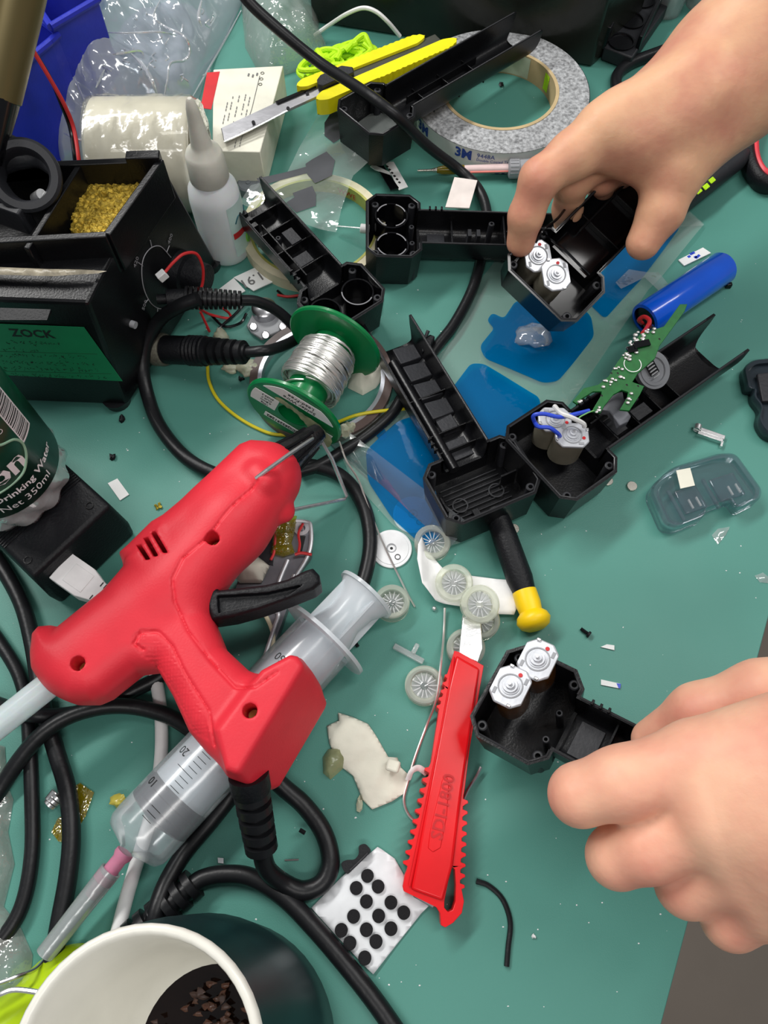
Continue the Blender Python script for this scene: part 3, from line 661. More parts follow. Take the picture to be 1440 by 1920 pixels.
# ---------------------------------------------------------------- wrapped tape roll
wr = TH('wrapped_tape_roll', 'cream packing tape roll in dirty film behind the soldering station', 'tape roll', P(290, 400))
c0 = P(184, 292, .037); c1 = P(376, 284, .037); c0.z = c1.z = .037; c1.y = c0.y
d_ = (c1 - c0)
TPM = mat('cream_tape', S(216, 212, 196), .4, var=.08, ns=40, bump=.6, bs=60, coat=.4)
Lr = d_.length
B().lathe([(0, .026), (.001, .032), (.004, .0358), (Lr - .004, .0358), (Lr, .033), (Lr, .020), (0, .020)], zframe(c0, c1), 44, cap0=False, cap1=False, close=True).make('tape_winding', TPM, wr)
B().lathe([(0, .0198), (Lr + .001, .0198), (Lr + .001, .0175), (0, .0175)], zframe(c0, c1), 36, close=True).make('cardboard_core', KRF, wr)
rows = []
for i in range(50):
    row = []
    for k in range(73):
        a_ = 2 * math.pi * k / 72; t = i / 49; rr = .0366 + .0012 * noise.noise(Vector((math.cos(a_) * 3, math.sin(a_) * 3, t * 9))) + .001 * abs(noise.noise(Vector((math.cos(a_) * 9, math.sin(a_) * 9, t * 20)))) - (.008 if i in (0,) else .003 * (i in (1, 48)) + .012 * (i == 49))
        row.append((rr * math.cos(a_), rr * math.sin(a_), Lr * (t * 1.03 - .015)))
    rows.append(row)
B(zframe(c0, c1)).quadsheet(rows).make('wrapping_film', FPW, wr, smooth=180)
fol = B(zframe(c0, c1)); random.seed(5)
GRM = film('grimy_film', (.5, .48, .4, 1), .35, (.32, .29, .22, 1), gloss=.25, rough=.12, bump=1, bs=160)
rows = []
for i in range(9):
    rows.append([((.018 + .0165 * i / 8) * math.cos(2 * math.pi * k / 60), (.018 + .0165 * i / 8) * math.sin(2 * math.pi * k / 60), Lr + .0015 + .0022 * abs(noise.noise(Vector((i * .6, k * .7, 2))))) for k in range(61)])
fol.quadsheet(rows).make('side_film', GRM, wr, smooth=180)
# ---------------------------------------------------------------- dropper bottle
db = TH('dropper_bottle', 'white squeeze bottle with frosted cap and pointed nozzle behind the station', 'bottle', P(430, 470, 0))
bc = P(428, 468, 0)
M = Matrix.Translation(bc)
B().lathe([(0, .0135), (.001, .0155), (.004, .0165), (.048, .0165), (.056, .0155), (.063, .011), (.066, .0095)], M, 36).make('bottle_body', FRD, db)
B().lathe([(.062, .0112), (.064, .0124), (.080, .0116), (.083, .0104), (.086, .0068), (.089, .0062), (.112, .0036), (.117, .0024), (.1185, .0012)], M, 32).make('dropper_cap', mat('frosted_cap', S(226, 224, 212), .42, trans=.15, sss=.2), db)
LBM = mat('pale_teal_label', S(196, 222, 216), .4)
ang = (-.35, .95)
def cyl_patch(M, r, z0, z1, a0, a1, name, m, parent, n=20):
    rows = [[(r * math.cos(a0 + (a1 - a0) * k / n), r * math.sin(a0 + (a1 - a0) * k / n), z) for k in range(n + 1)] for z in (z0, z1)]
    return B(M).quadsheet(rows).make(name, m, parent, smooth=60)
cyl_patch(M, .0166, .008, .05, -1.0, .6, 'bottle_label', LBM, db)
cyl_patch(M, .01675, .0235, .0285, -.95, .58, 'label_stripe', REDP, db)
def cylbend(M, r, z, a0): return lambda c: M @ Vector((r * math.cos(a0 + c.x / r), r * math.sin(a0 + c.x / r), z + c.y))
text('GLUE', .006, None, mat('teal_ink', S(30, 90, 100), .5), db, bend=cylbend(M, .01685, .036, -.85)) if False else None
B(M).tube([(.0169 * math.cos(a_), .0169 * math.sin(a_), .037 + .003 * math.sin(a_ * 9)) for a_ in np.linspace(-.75, .1, 14)], .0004, 5).make('brand_swirl', mat('teal_ink', S(30, 90, 100), .5), db)
B(M).tube([(.0169 * math.cos(-.2 + .12 * math.cos(t_)), .0169 * math.sin(-.2 + .12 * math.cos(t_)), .016 + .0035 * math.sin(t_)) for t_ in np.linspace(0, 6.28, 16)], .0006, 5).make('leaf_mark', mat('leaf_green', S(120, 190, 60), .5), db)
# ---------------------------------------------------------------- lime cord
random.seed(12); cb = B()
for k in range(13):
    cu, cv = 640 + random.uniform(-40, 30), 112 + random.uniform(-14, 14); a0 = random.uniform(0, 6.28); pts = []
    for j in range(7):
        a_ = a0 + j * .95; ru = random.uniform(22, 50); rv = random.uniform(8, 24)
        uu = cu + ru * math.cos(a_); vv = cv + rv * math.sin(a_) - (uu - 640) * .33; pts.append(P(uu, vv, .004 + .0021 * k * .8 + random.uniform(0, .006)))
    cb.tube(pts, .0021, 8, 6)
cb.tube([P(700, 100, .025), P(690, 78, .03), P(682, 66, .032), P(665, 78, .03), (P(648, 95, .026))], .0021, 8)
cb.tube([P(600, 118, .025), P(596, 96, .03), P(604, 108, .03), P(625, 118, .025)], .0026, 8)
tag(cb.make('cord_bundle', LIM), 'tangled fluorescent lime cord under the yellow knife', 'cord')
# ---------------------------------------------------------------- yellow knife
yk = TH('utility_knife', 'bright yellow utility knife with long steel channel lying over the white carton', 'utility knife', P(640, 170, .03))
def rail(pa, pb, wid, zt, th, teeth, name, sgn=1, end=None):
    a_, b_ = P(*pa, zt), P(*pb, zt); d = (b_ - a_); Ln = d.length; x = d.normalized(); y = Vector((-x.y, x.x, 0))
    N = 90; top = []; bot = []
    for i in range(N + 1):
        t = i / N; e = min(1, t * 16, (1 - t) * 12) ** .5
        sc = (.0009 * abs(math.sin(t * math.pi * teeth)) if .40 < t < .98 else 0)
        top.append(a_ + x * (t * Ln) + y * sgn * (wid / 2 * e + sc - .0005)); bot.append(a_ + x * (t * Ln) - y * sgn * (wid / 2 * e))
    poly = bot + top[::-1]
    return B().prism(poly, z0=zt - th).make(name, YEL, yk, bevel=.0012, segs=3)
rail((556, 160), (796, 66), .0092, .044, .010, 22, 'upper_rail')
rail((593, 186), (857, 72), .0102, .045, .012, 26, 'lower_rail', -1)
a_, b_ = P(600, 168, .041), P(822, 72, .041)
GDM = mat('groove_metal', S(90, 92, 84), .4, .6)
B().box((0, 0, 0), ((b_ - a_).length, .009, .006), frame((a_ + b_) / 2 - Vector((0, 0, .002)), b_ - a_, (0, 0, 1))).make('blade_channel', GDM, yk, bevel=.0006)
a_, b_ = P(597, 150, .047), P(662, 124, .047)
B().prism([P(594, 148, .048), P(600, 140, .048), P(640, 122, .048), (P(662, 125, .048)), P(664, 134, .048), P(606, 160, .048), P(596, 158, .048)], z0=.042).make('slider', DGR, yk, bevel=.0008)
c = [P(414, 240, .037), P(522, 190, .038), P(608, 152, .041), P(612, 172, .041), P(540, 205, .039), P(420, 265, .037)]
B().prism(c, bot=[p - Vector((0, 0, .0022)) for p in c]).make('blade_carrier', mat('grey_steel', (.42, .42, .44), .42, .8, bump=.3, bs=90), yk, bevel=.0005)
c = [P(516, 190, .0395), P(592, 158, .042), P(593, 162, .042), P(520, 194, .0395)]
B().prism(c, bot=[p - Vector((0, 0, .001)) for p in c]).make('carrier_groove', BLG, yk)
for u, v in ((576, 175), (540, 203), (475, 229)): B().cyl(P(u, v, .0375), P(u, v, .0412), .0012, seg=12).make('rivet', DGR, yk)
B().tube([P(420, 266, .0372), P(480, 238, .038), (P(540, 207, .0395))], .0007, 6).make('lower_edge', MET, yk)
# ---------------------------------------------------------------- double-sided tape roll
tp = TH('tape_roll', 'large double-sided tape roll with grey fibrous side lying flat', 'tape roll', P(935, 180, 0))
tc_ = P(937, 166, .018); tc_.z = 0; TM = Matrix.Translation(tc_)
B().lathe([(.0, .0445), (.0, .0668), (.018, .0672), (.0182, .0445)], TM, 96, close=True).make('tape_winding', GTP, tp, smooth=40)
B().lathe([(-.000, .0420), (-.000, .0445), (.0186, .0445), (.0186, .0420)], TM, 96, close=True).make('cardboard_core', KRF, tp, smooth=40)
def band(M, r, z0, z1, a0, a1, name, m, parent, n=40): return cyl_patch(M, r, z0, z1, a0, a1, name, m, parent, n)
rl_ = band(TM, .0676, .0, .0178, -2.75, -.35, 'release_liner', TPR, tp)
band(TM, .06765, .0, .0178, -.35, .75, 'liner_gloss_edge', BLG, tp, 24)
CR2 = mat('core_lining', S(190, 200, 176), .6, var=.15); 
rows = [[(.0418 * math.cos(a_), .0418 * math.sin(a_), z) for a_ in np.linspace(.9, 2.9, 30)] for z in (.001, .0176)]
B(TM).quadsheet(rows).make('core_paper', CR2, tp)
rows = [[(.0417 * math.cos(a_), .0417 * math.sin(a_), z) for a_ in np.linspace(.35, .5, 4)] for z in (.003, .0165)]
B(TM).quadsheet(rows).make('core_tag', LIM, tp)
ib = lambda r, z, a0: cylbend(TM, r, z, a0)
text('3M', .0105, None, INKB, rl_, bend=ib(.0679, .009, -2.12), bold=.0004); text('9448A', .0050, None, INKB, rl_, bend=ib(.0679, .0125, -1.87)); text('Double Coated Tissue Tape', .0031, None, INKB, rl_, bend=ib(.0679, .0095, -1.87))
text('3M', .0105, None, INKB, rl_, bend=ib(.0679, .0005, -1.66), bold=.0004)
text('Double Coated Tissue Tape', .0031, None, INKB, rl_, bend=ib(.0679, .009, -1.38)); text('3M', .0105, None, INKB, rl_, bend=ib(.0679, .008, -.98), bold=.0004); text('9448A', .0050, None, INKB, rl_, bend=ib(.0679, .004, -1.1)); text('3M', .0105, None, INKB, rl_, bend=ib(.0679, .009, -2.7), bold=.0004)
# ring rolls
rg = TH('masking_tape_roll', 'thin cream tape roll lying flat beneath the film with grey pads', 'tape roll', P(600, 440))
rc = P(588, 424, .01); rc.z = 0; RM = Matrix.Translation(rc)
B().lathe([(0, .0445), (0, .0500), (.010, .0500), (.010, .0445)], RM, 80, close=True).make('tape_winding', CRD, rg, smooth=40)
B().lathe([(0, .0428), (0, .0445), (.0102, .0445), (.0102, .0428)], RM, 80, close=True).make('core', mat('olive_core', S(176, 176, 92), .6, var=.2), rg, smooth=40)
text('WWE', .006, None, REDP, rg, bend=lambda c: RM @ Vector((.0426 * math.cos(1.2 - c.x / .0426), .0426 * math.sin(1.2 - c.x / .0426), .0022 + c.y)))
rg = TH('wire_ring', 'brown and silver ring lying on the mat behind the green spool', 'ring', P(600, 710))
rc = P(603, 712, .003); rc.z = 0; RM = Matrix.Translation(rc)
B().lathe([(0, .0405), (0, .0455), (.006, .0455), (.006, .0405)], RM, 80, close=True).make('outer_band', mat('brown_band', S(96, 80, 76), .4, var=.2), rg, smooth=40)
B().lathe([(0, .038), (0, .0405), (.0062, .0405), (.0062, .038)], RM, 80, close=True).make('inner_band', mat('silver_band', (.55, .57, .62), .3, .6), rg, smooth=40)
# ---------------------------------------------------------------- scissors
sc = TH('scissors', 'scissors with red and black handles at the right edge', 'scissors', P(1440, 250))
def loop(c, rx, ry, z, rot, r, name, m, sc1=1.0, seg_=12):
    pts = [];
    for k in range(16):
        a_ = 2 * math.pi * k / 16; pts.append(P(c[0] + rx * math.cos(a_) * math.cos(rot) - ry * math.sin(a_) * math.sin(rot), c[1] + rx * math.cos(a_) * math.sin(rot) + ry * math.sin(a_) * math.cos(rot), z))
    return B().tube(pts, r, 12, 4, closed=True, flat=1.5).make(name, m, sc)
loop((1450, 268), 48, 80, .007, .12, .0048, 'handle_outer', BLM); loop((1452, 262), 38, 70, .009, .12, .0032, 'handle_lining', mat('coral_red', S(220, 66, 76), .4))
B().prism([P(1425, 195, .008), P(1460, 150, .008), P(1500, 60, .008), P(1520, 80, .008), P(1470, 190, .008)], z0=.005).make('blade', STL, sc, bevel=.0005)
# ---------------------------------------------------------------- tool with lime letters under the wrist
tl_ = TH('cable_tester', 'dark tube with lime lettering poking out below the wrist', 'tool', P(1345, 330))
a_, b_ = P(1225, 420, .01), P(1400, 285, .01)
B().lathe([(0, .006), (.003, .0085), ((b_ - a_).length - .012, .0075), ((b_ - a_).length - .003, .0055), ((b_ - a_).length, .003)], zframe(a_, b_), 24).make('tube_body', DGR, tl_)
for k, (u, v) in enumerate(((1335, 338), (1324, 350), (1310, 358))): B().box((0, 0, 0), (.0052, .0035, .0008), frame(P(u, v, .0172), (1, .9, 0), (.1, -.3, 1))).make('lettering', LIM, tl_, bevel=.0003)
# ---------------------------------------------------------------- shells
RIMM = mat('lighter_black_edge', (.03, .031, .034), .3, bump=.1, bs=600)  # black plastic in a lighter tone for lips, ribs and rings
def oct_(hx, hy, c, w, D, inset=0):
    return [(-hx + c, -hy), (hx - c, -hy), (hx, -hy + c), (hx, -w), (hx, w), (hx, hy - c), (hx - c, hy), (-hx + c, hy), (-hx, hy - c), (-hx, -hy + c)]
def offs(poly, d):
    n = len(poly); out = []
    for i in range(n):
        a, b, c = Vector(poly[i - 1]), Vector(poly[i]), Vector(poly[(i + 1) % n])
        e1 = (b - a).normalized(); e2 = (c - b).normalized(); n1 = Vector((-e1.y, e1.x)); n2 = Vector((-e2.y, e2.x)); m_ = (n1 + n2)
        m_ = m_ / max(m_.dot(n1), .3) if m_.length > 1e-6 else n1; q = b + m_ * d; out.append((q.x, q.y))
    return out
def shell(M, label, hx=.021, hy=.030, L=.128, w=.0150, D=.027, Dh=.019, t=.0017, c=.007, kind='a', m=BLK, group='black plastic tool shell halves', tip=.012, tips=(0, 0), taper=.94, wells=True):
    T = TH('tool_shell', label, 'plastic shell', M, group)
    po = oct_(hx, hy, c, w, D); pi_ = offs(po, t); n = len(po)
    sc = lambda p, k: (p[0] * k, p[1] * k)
    s = B(); vs = []; fs = []
    zr = [D] * n; 
    for i in range(n):
        j = (i + 1) % n; z1 = D if i != 3 else D - Dh * .8
        a, b_, ai, bi = po[i], po[j], pi_[i], pi_[j]
        q = [(*sc(a, taper), 0), (*sc(b_, taper), 0), (*b_, z1), (*a, z1), (*ai, z1), (*bi, z1), (*sc(bi, taper), .0018), (*sc(ai, taper), .0018)]
        s.add(q, [(0, 1, 2, 3), (3, 2, 5, 4), (4, 5, 6, 7)])
    s.add([(*sc(p, taper), 0) for p in po], [tuple(range(n))[::-1]]); s.add([(*sc(p, taper), .0018) for p in pi_], [tuple(range(n))])
    # side patches that close the mouth step
    for k_ in (3, 4):
        y = -w if k_ == 3 else w
        s.add([(hx, y, D), (hx - t, y, D), (hx - t, y, D - Dh), (hx, y, D - Dh)], [(0, 1, 2, 3)])
    # handle: superellipse channel
    K = 22; xs = [hx - t] + [hx + (L - hx) * k / 14 for k in range(15)]
    def sec(x, r, dz, last=False):
        o = []
        for k in range(K + 1):
            th = math.pi * k / K; cy = math.cos(th); sy = math.sin(th)
            yy = -r * math.copysign(abs(cy) ** .45, cy); zz = D - (Dh - dz) * sy ** .45
            xx = x - (tip * (sy ** 1.2) if last else 0) + (last and (tips[0] if cy > 0 else tips[1]) * abs(cy))
            o.append((xx, yy, zz))
        return o
    ro = [sec(x, w, 0, i == len(xs) - 1) for i, x in enumerate(xs)]; ri = [sec(x, w - t, t, i == len(xs) - 1) for i, x in enumerate(xs)]
    s.quadsheet(ro); nn = K + 1
    vs = [p for r in ri for p in r]; s.add(vs, [(i * nn + j, (i + 1) * nn + j, (i + 1) * nn + j + 1, i * nn + j + 1) for i in range(len(ri) - 1) for j in range(K)])
    for e in (0, K):   # rim strips
        s.quadsheet([[r[e] for r in ro], [r[e] for r in ri]])
    s.quadsheet([ro[-1], ri[-1]])
    s.make('shell', m, T, local=True, smooth=35)
    # rim lines in a lighter black
    zz = D + .0001
    B().tube([(*p, zz) for p in (pi_[4], pi_[5], pi_[6], pi_[7])], .0005, 6, smooth=False).make('edge_lip', RIMM, T, local=True)
    B().tube([(*p, zz) for p in (pi_[8], pi_[9], pi_[0], pi_[1], pi_[2], pi_[3])], .0005, 6, smooth=False).make('edge_lip', RIMM, T, local=True)
    B().tube([(hx, w - t / 2, zz), (L - .002, w - t / 2, zz)], .0005, 6, smooth=False).make('edge_lip', RIMM, T, local=True)
    B().tube([(hx, -w + t / 2, zz), (L - .002, -w + t / 2, zz)], .0005, 6, smooth=False).make('edge_lip', RIMM, T, local=True)
    def post(x, y, z1, r=.0026, z0=.001):
        B().lathe([(z0, r), (z1 - .0004, r), (z1, r * .8), (z1, r * .5), (z1 - .004, r * .45)], Matrix.Translation((x, y, 0)), 18, cap0=False).make('screw_post', DGR, T, local=True, smooth=35)
    k_ = .0055
    hz = D - .003
    for x, y in ((-hx + k_ + .001, -hy + k_ + .001), (hx - k_, -hy + k_ + .001), (-hx + k_ + .001, hy - k_ - .001), (hx - k_, hy - k_ - .001)): post(x, y, hz)
    fl = D - Dh + t
    def bx_(x, y, z, dx, dy, dz, name='rib', m_=BLK, bev=.0002): B().box((x, y, z + dz / 2), (dx, dy, dz)).make(name, m_, T, local=True, bevel=bev)
    if kind == 'a':     # round motor seats, ribbed handle
        for sy in (-1, 1):
            for a0, a1 in () if not wells else ((.35, 1.25), (1.9, 2.85), (3.5, 4.35), (5.0, 5.9)):
                B().tube([(.0098 * math.cos(a_) - .001, sy * .0128 + .0098 * math.sin(a_), D - .004) for a_ in np.linspace(a0, a1, 8)], .0004, 5).make('motor_seat', GPR, T, local=True)
            if wells: B().lathe([(.0018, .0112), (D - .0045, .0112), (D - .0045, .0102), (.0018, .0102)], Matrix.Translation((-.001, sy * .0128, 0)), 28, close=True).make('motor_well', BLG, T, local=True)
        post(hx - .006, .004, D - .005, .0018); post(hx - .006, -.010, D - .005, .0018)
        post(.066, .005, D - .001, .002, fl)
        for x in (.040, .0745): bx_(x, 0, fl, .0012, 2 * w - 2 * t, Dh * (.5 if x < .05 else .8))
        for i in range(4): bx_(.0785 + i * .0058, -w * .35, fl, .0009, w * 1.0, Dh * .7)
        bx_(.087, w * .1, fl, .022, .0009, Dh * .7)
        bx_(.030, 0, fl, .012, w * 1.2, .0012, 'floor_pad', DGR)
        for x in (.052, .058): bx_(x, w * .15, fl, .0025, .006, Dh * .55, 'clip', DGR)
    if kind == 'b':     # ribbed head floor, saddle pads in handle
        for i in range(9): bx_(-.014 + i * .0034, 0, .0018, .0007, hy * 1.25, .0014, 'floor_rib', RIMM)
        for sy in (-1, 1): B().lathe([(.0018, .0048), (.0036, .0048), (.0036, .0040), (.0018, .0040)], Matrix.Translation((0, sy * .012, 0)), 24, close=True).make('boss_ring', RIMM, T, local=True)
        bx_(-.002, .024, .0018, .010, .0012, D * .6); bx_(.002, -.02, .0018, .0012, .010, D * .5); bx_(-.011, .006, .0018, .009, .004, .004, 'boss_block', BLM)
        B().tube([(hx - .003, w * .42, fl + .003), (L - .02, w * .42, fl + .003)], .0032, 12, smooth=False).make('inner_tube_rail', BLK, T, local=True)
        for i in range(4):
            x = L - .018 - i * .0155
            B().prism([(x - .006, -w * .75, fl + .0035), (x + .006, -w * .75, fl + .0035), (x + .0065, w * .2, fl + .0055), (x - .0065, w * .2, fl + .0055)], z0=fl - .001).make('saddle_pad', DGR, T, local=True, bevel=.0006)
        bx_(.052, -w * .25, fl, .017, .011, .0030, 'raised_pad', DGR, .0005); bx_(.032, -w * .2, fl, .014, .013, .0012, 'raised_pad', DGR, .0004)
        for x in (.072, .044, .031): bx_(x, 0, fl, .0009, 2 * w - 2 * t, .0055)
    if kind == 'c':     # plain channel
        for x in (.045, .07, .095): bx_(x, 0, fl, .0009, 2 * w - 2 * t, .0045)
        bx_(.07, w * .45, fl, .07, .0012, .006)
    if kind == 'd':
        for x in (.038, .056, .074, .090): bx_(x, 0, fl, .0010, 2 * w - 2 * t, .008)
        bx_(.056, w * .3, fl, .05, .0011, .009); bx_(.062, -w * .4, fl, .012, .008, .009, 'switch_box', DGR); bx_(.046, -w * .2, fl, .009, .012, .004, 'raised_pad', DGR)
        for i in range(4): bx_(.080 + i * .006, w * .7, fl, .0035, .0042, .014, 'snap_tooth')
        for sy in (-1, 1):
            if wells: B().lathe([(.0018, .0105), (D - .006, .0105), (D - .006, .0095), (.0018, .0095)], Matrix.Translation((0, sy * .0128, 0)), 28, close=True).make('motor_well', BLG, T, local=True)
            if wells: B().tube([(.0100 * math.cos(a_), sy * .0128 + .0100 * math.sin(a_), D - .0055) for a_ in np.linspace(1, 3.6, 12)], .0004, 5).make('motor_seat', GPR, T, local=True)
        post(.066, .002, fl + .009, .0018, fl)
    for i in range(3 if kind != 'c' else 0): bx_(hx + .006 + i * .004, w - .0004, D - .002, .0012, .0026, .004, 'snap_tooth')
    return T
def pose(head, tipp, roll=0, n=(0, 0, 1)):
    a, b_ = P(*head), P(*tipp); x = (b_ - a).normalized()
    M = frame(a, x, Vector(n)); M = M @ Matrix.Rotation(R(roll), 4, 'X'); return M
def rimpose(head, tipp, D, roll=0):     # head, tip given on the rim plane
    M = pose(head, tipp, roll); return M @ Matrix.Translation((0, 0, -D))
s2 = shell(rimpose((738, 422, .030), (1060, 432, .024), .027), 'empty black shell with two ringed motor seats, its handle running under the fingers', L=.118, hx=.0185, hy=.0275, kind='a', D=.027)
s4 = shell(rimpose((903, 898, .028), (728, 604, .020), .026), 'empty black shell with ribbed floor, its open handle pointing up beside the spool', L=.126, hx=.0215, hy=.030, kind='b', D=.0265, tips=(0, .006), w=.0158)
s5 = shell(rimpose((1052, 842, .030), (1372, 622, .024), .027), 'black shell holding two wired motors beneath the circuit board', L=.140, hx=.0225, hy=.030, kind='d', D=.0275, tips=(.003, .006), w=.0165, wells=False)
s3 = shell(rimpose((640, 555, .034), (487, 385, .040), .027), 'black shell lying behind the green spool with its handle under the film', L=.108, hx=.019, hy=.0255, kind='d', D=.027)
s1 = shell(rimpose((706, 205, .046), (990, 42, .040), .025), 'black shell at the top whose channel handle rests across the grey tape roll', L=.152, hx=.0215, hy=.0235, kind='c', D=.026, w=.0145)
s6 = shell(pose((988, 1318, .050), (1250, 1460, .062)) @ Matrix.Rotation(R(-4), 4, 'Y') @ Matrix.Translation((0, 0, -.026)), 'black shell with two amber-wrapped motors held by the lower hand', L=.105, hx=.0205, hy=.0255, kind='a', D=.0265, w=.0145, wells=False)
sh = shell(pose((1044, 512, .062), (1232, 318, .078), n=(.1, -.35, 1)) @ Matrix.Translation((0, 0, -.024)), 'black shell with two bare motors gripped by the upper hand', L=.112, hx=.0195, hy=.0285, kind='c', D=.0235, Dh=.017, w=.0185, m=BLG)
# ---------------------------------------------------------------- motors (local: base at z 0, cap on top)
def motor(M, can=CAN, label='', H=.020, r=.0095, dots=((.0065, -.002),)):
    T = TH('electric_motor', label, 'motor', M, 'small electric motors with white end caps')
    pr = [(0, r * .96), (.001, r), (H - .0002, r)]
    B().lathe(pr, Matrix.Diagonal((1, .78, 1, 1)), 32).make('can', can, T, local=True, smooth=35)
    o = []
    for x, y in ((1, -.42), (1, .42), (.62, .84), (-.62, .84), (-1, .42), (-1, -.42), (-.62, -.84), (.62, -.84)): o.append((r * 1.02 * x, r * 1.0 * y, H + .0018))
    B().prism(o, z0=H).make('end_cap', CAP, T, local=True, bevel=.0007)
    bs0 = B().lathe([(0, .0042), (.0006, .0042), (.0006, .0036), (.0016, .0034), (.0016, .0022), (.003, .002), (.003, 0.0001)], Matrix.Translation((0, 0, H + .0018)), 24).make('bearing_boss', CAP, T, local=True, smooth=35)
    B().cyl((0, 0, H + .0046), (0, 0, H + .0062), .0009, seg=12).make('shaft', STL, bs0, local=True)
    for sx in (-1, 1):
        B().box((sx * r * .93, r * .35 * sx, H + .0024), (.0014, .0020, .0012)).make('terminal', MET, T, local=True, bevel=.0003)
        B().box((sx * r * .5, -sx * r * .6, H + .0019), (.003, .0014, .0005)).make('vent_slot', GRY, T, local=True)
    for x, y in dots: B().cyl((x, y, H + .0018), (x, y, H + .0021), .0010, seg=12).make('polarity_dot', REDP, T, local=True)
    B().lathe([(0, .0058), (.0004, .0058), (.0004, .0052), (0, .0052)], Matrix.Translation((0, 0, H + .0018)), 28, close=True).make('cap_ring', GRY, T, local=True)
    return T
def motors(shell_M, y1, y2, can, labels, dz=.004, rot=0, H=.020, xo=-.001, dots=((.0065, -.002),)):
    out = []
    for y, lb in zip((y1, y2), labels):
        M = shell_M @ Matrix.Translation((xo, y, dz)) @ Matrix.Rotation(R(rot), 4, 'Z'); out.append(motor(M, can, lb, H, dots=dots))
    return out
def at_(u, v, z, shell_M, rot=0):
    M = shell_M.copy(); M.translation = P(u, v, z); return M @ Matrix.Rotation(R(rot), 4, 'Z')
m5 = shell_pose = wm(s5); Hm = .021
def mcap(u, v, zc, base, rot, can, lb, H=.021, dots=((.0065, -.002),)):
    M = at_(u, v, zc, base, rot) @ Matrix.Translation((0, 0, -H - .0018)); return motor(M, can, lb, H, dots=dots)
mcap(1041, 786, .036, wm(s5), -38, CAN, 'bare motor with blue and white wires, farther one in the shell under the circuit board')
mcap(1073, 815, .036, wm(s5), -38, CAN, 'bare motor with dark shaft, nearer one in the shell under the circuit board')
mcap(1009, 479, .066, wm(sh), 52, CAN, 'bare motor nearer the fingertip in the shell of the upper hand')
mcap(1043, 514, .066, wm(sh), 52, CAN, 'bare motor in the middle of the shell gripped by the upper hand')
mcap(1008, 1236, .066, wm(s6), 92, COP, 'amber-wrapped motor, the upper one in the shell of the lower hand')
mcap(957, 1286, .066, wm(s6), 92, COP, 'amber-wrapped motor with a red dot, the lower one in the shell of the lower hand')
for i, (pp, m, r_, lb) in enumerate([
    ([(1006, 800, .037), (1000, 780, .044), (1020, 776, .046), (1050, 782, .046), (1080, 776, .045), (1105, 770, .044)], BWR, .0012, 'blue wire arching between the far motor and the board'),
    ([(1002, 790, .038), (1010, 800, .044), (1030, 802, .045), (1045, 812, .042), (1050, 818, .038)], BWR, .0012, 'blue wire joining the two motors under the board'),
    ([(1040, 762, .040), (1052, 775, .046), (1070, 782, .047), (1092, 793, .043), (1096, 800, .040)], WWR, .0014, 'white wire looping from the far motor to the near motor'),
    ([(1098, 795, .041), (1085, 785, .044), (1100, 775, .045), (1113, 770, .044)], mat('green_wire', S(120, 180, 110), .4), .0004, 'hair-thin green wire beside the near motor')]):
    cable('motor_wire', pp, r_, m, lb, 'wire', seg=8)
cable('motor_wire', [(1022, 440, .066), (1040, 455, .072), (1060, 470, .074), (1085, 495, .072), (1105, 515, .068)], .0008, BLG, 'black wire across the shell gripped by the upper hand', 'wire', seg=6)
cable('motor_wire', [(1065, 385, .07), (1045, 410, .075), (1020, 430, .078), (1004, 455, .072)], .0008, BLG, 'black wire looping under the middle finger of the upper hand', 'wire', seg=6)
# brackets in shell 1 / small white glue plug
t = TH('plug_pin', 'small white plug with a bare wire at the left of the ringed shell', 'plug', P(684, 430, 0))
B().cyl(P(676, 428, .012), P(692, 430, .012), .0032, seg=14).make('plug_body', WHT, t, bevel=.0004)
B().tube([P(678, 428, .012), P(630, 424, .006)], .0007, 6, smooth=False).make('bare_wire', MET, t)
# ---------------------------------------------------------------- films
fb = PP([(905, 520), (985, 415), (1060, 400), (1275, 385), (1318, 425), (1240, 520), (1215, 545), (1150, 640), (1060, 770), (1015, 800), (1000, 850), (940, 985), (860, 1022), (800, 1040), (735, 985), (660, 900), (632, 840), (760, 735), (850, 640)])
fs_ = TH('film_sheet', 'large clear film sheet with bright blue pads under the shells', 'film', P(960, 700, 0))
zf = lambda x, y: 0.0016 + .0014 * math.sin(x * 60 + y * 35) + .0014 * noise.noise(Vector((x * 30, y * 30, 3)))
sheet(fb, zf=lambda x, y: zf(x, y) + .0003, res=.006).make('clear_film', FCL, fs_, smooth=180)
def rr(pts, r=.004, n=5):
    out = []; N = len(pts); pts = [Vector(p) for p in pts]
    for i in range(N):
        a, b_, c = pts[i - 1], pts[i], pts[(i + 1) % N]; q = min(r, (a - b_).length * .4, (c - b_).length * .4)
        p0 = b_ + (a - b_).normalized() * q; p1 = b_ + (c - b_).normalized() * q
        for k in range(n + 1):
            t = k / n; out.append(p0 * (1 - t) ** 2 + b_ * 2 * t * (1 - t) + p1 * t * t)
    return out
pads = [[(966, 566), (1060, 560), (1106, 598), (1112, 636), (1045, 718), (1018, 723), (908, 678), (898, 656), (926, 620), (912, 606), (922, 590), (944, 600)],
        [(882, 687), (906, 688), (1010, 750), (1012, 770), (965, 850), (880, 850), (838, 742)],
        [(745, 795), (800, 775), (850, 830), (832, 850), (805, 890), (835, 985), (822, 1015), (795, 1030), (735, 975), (690, 905), (686, 850)],
        [(700, 800 + 12), (722, 808), (726, 826), (712, 832)],
        [(1150, 465), (1235, 422), (1272, 434), (1198, 530), (1132, 604), (1098, 572)]]
for p in pads: sheet(rr(PP(p), .004), zf=lambda x, y: zf(x, y) + .0008, res=.007).make('blue_pad', FBL, fs_, smooth=180)
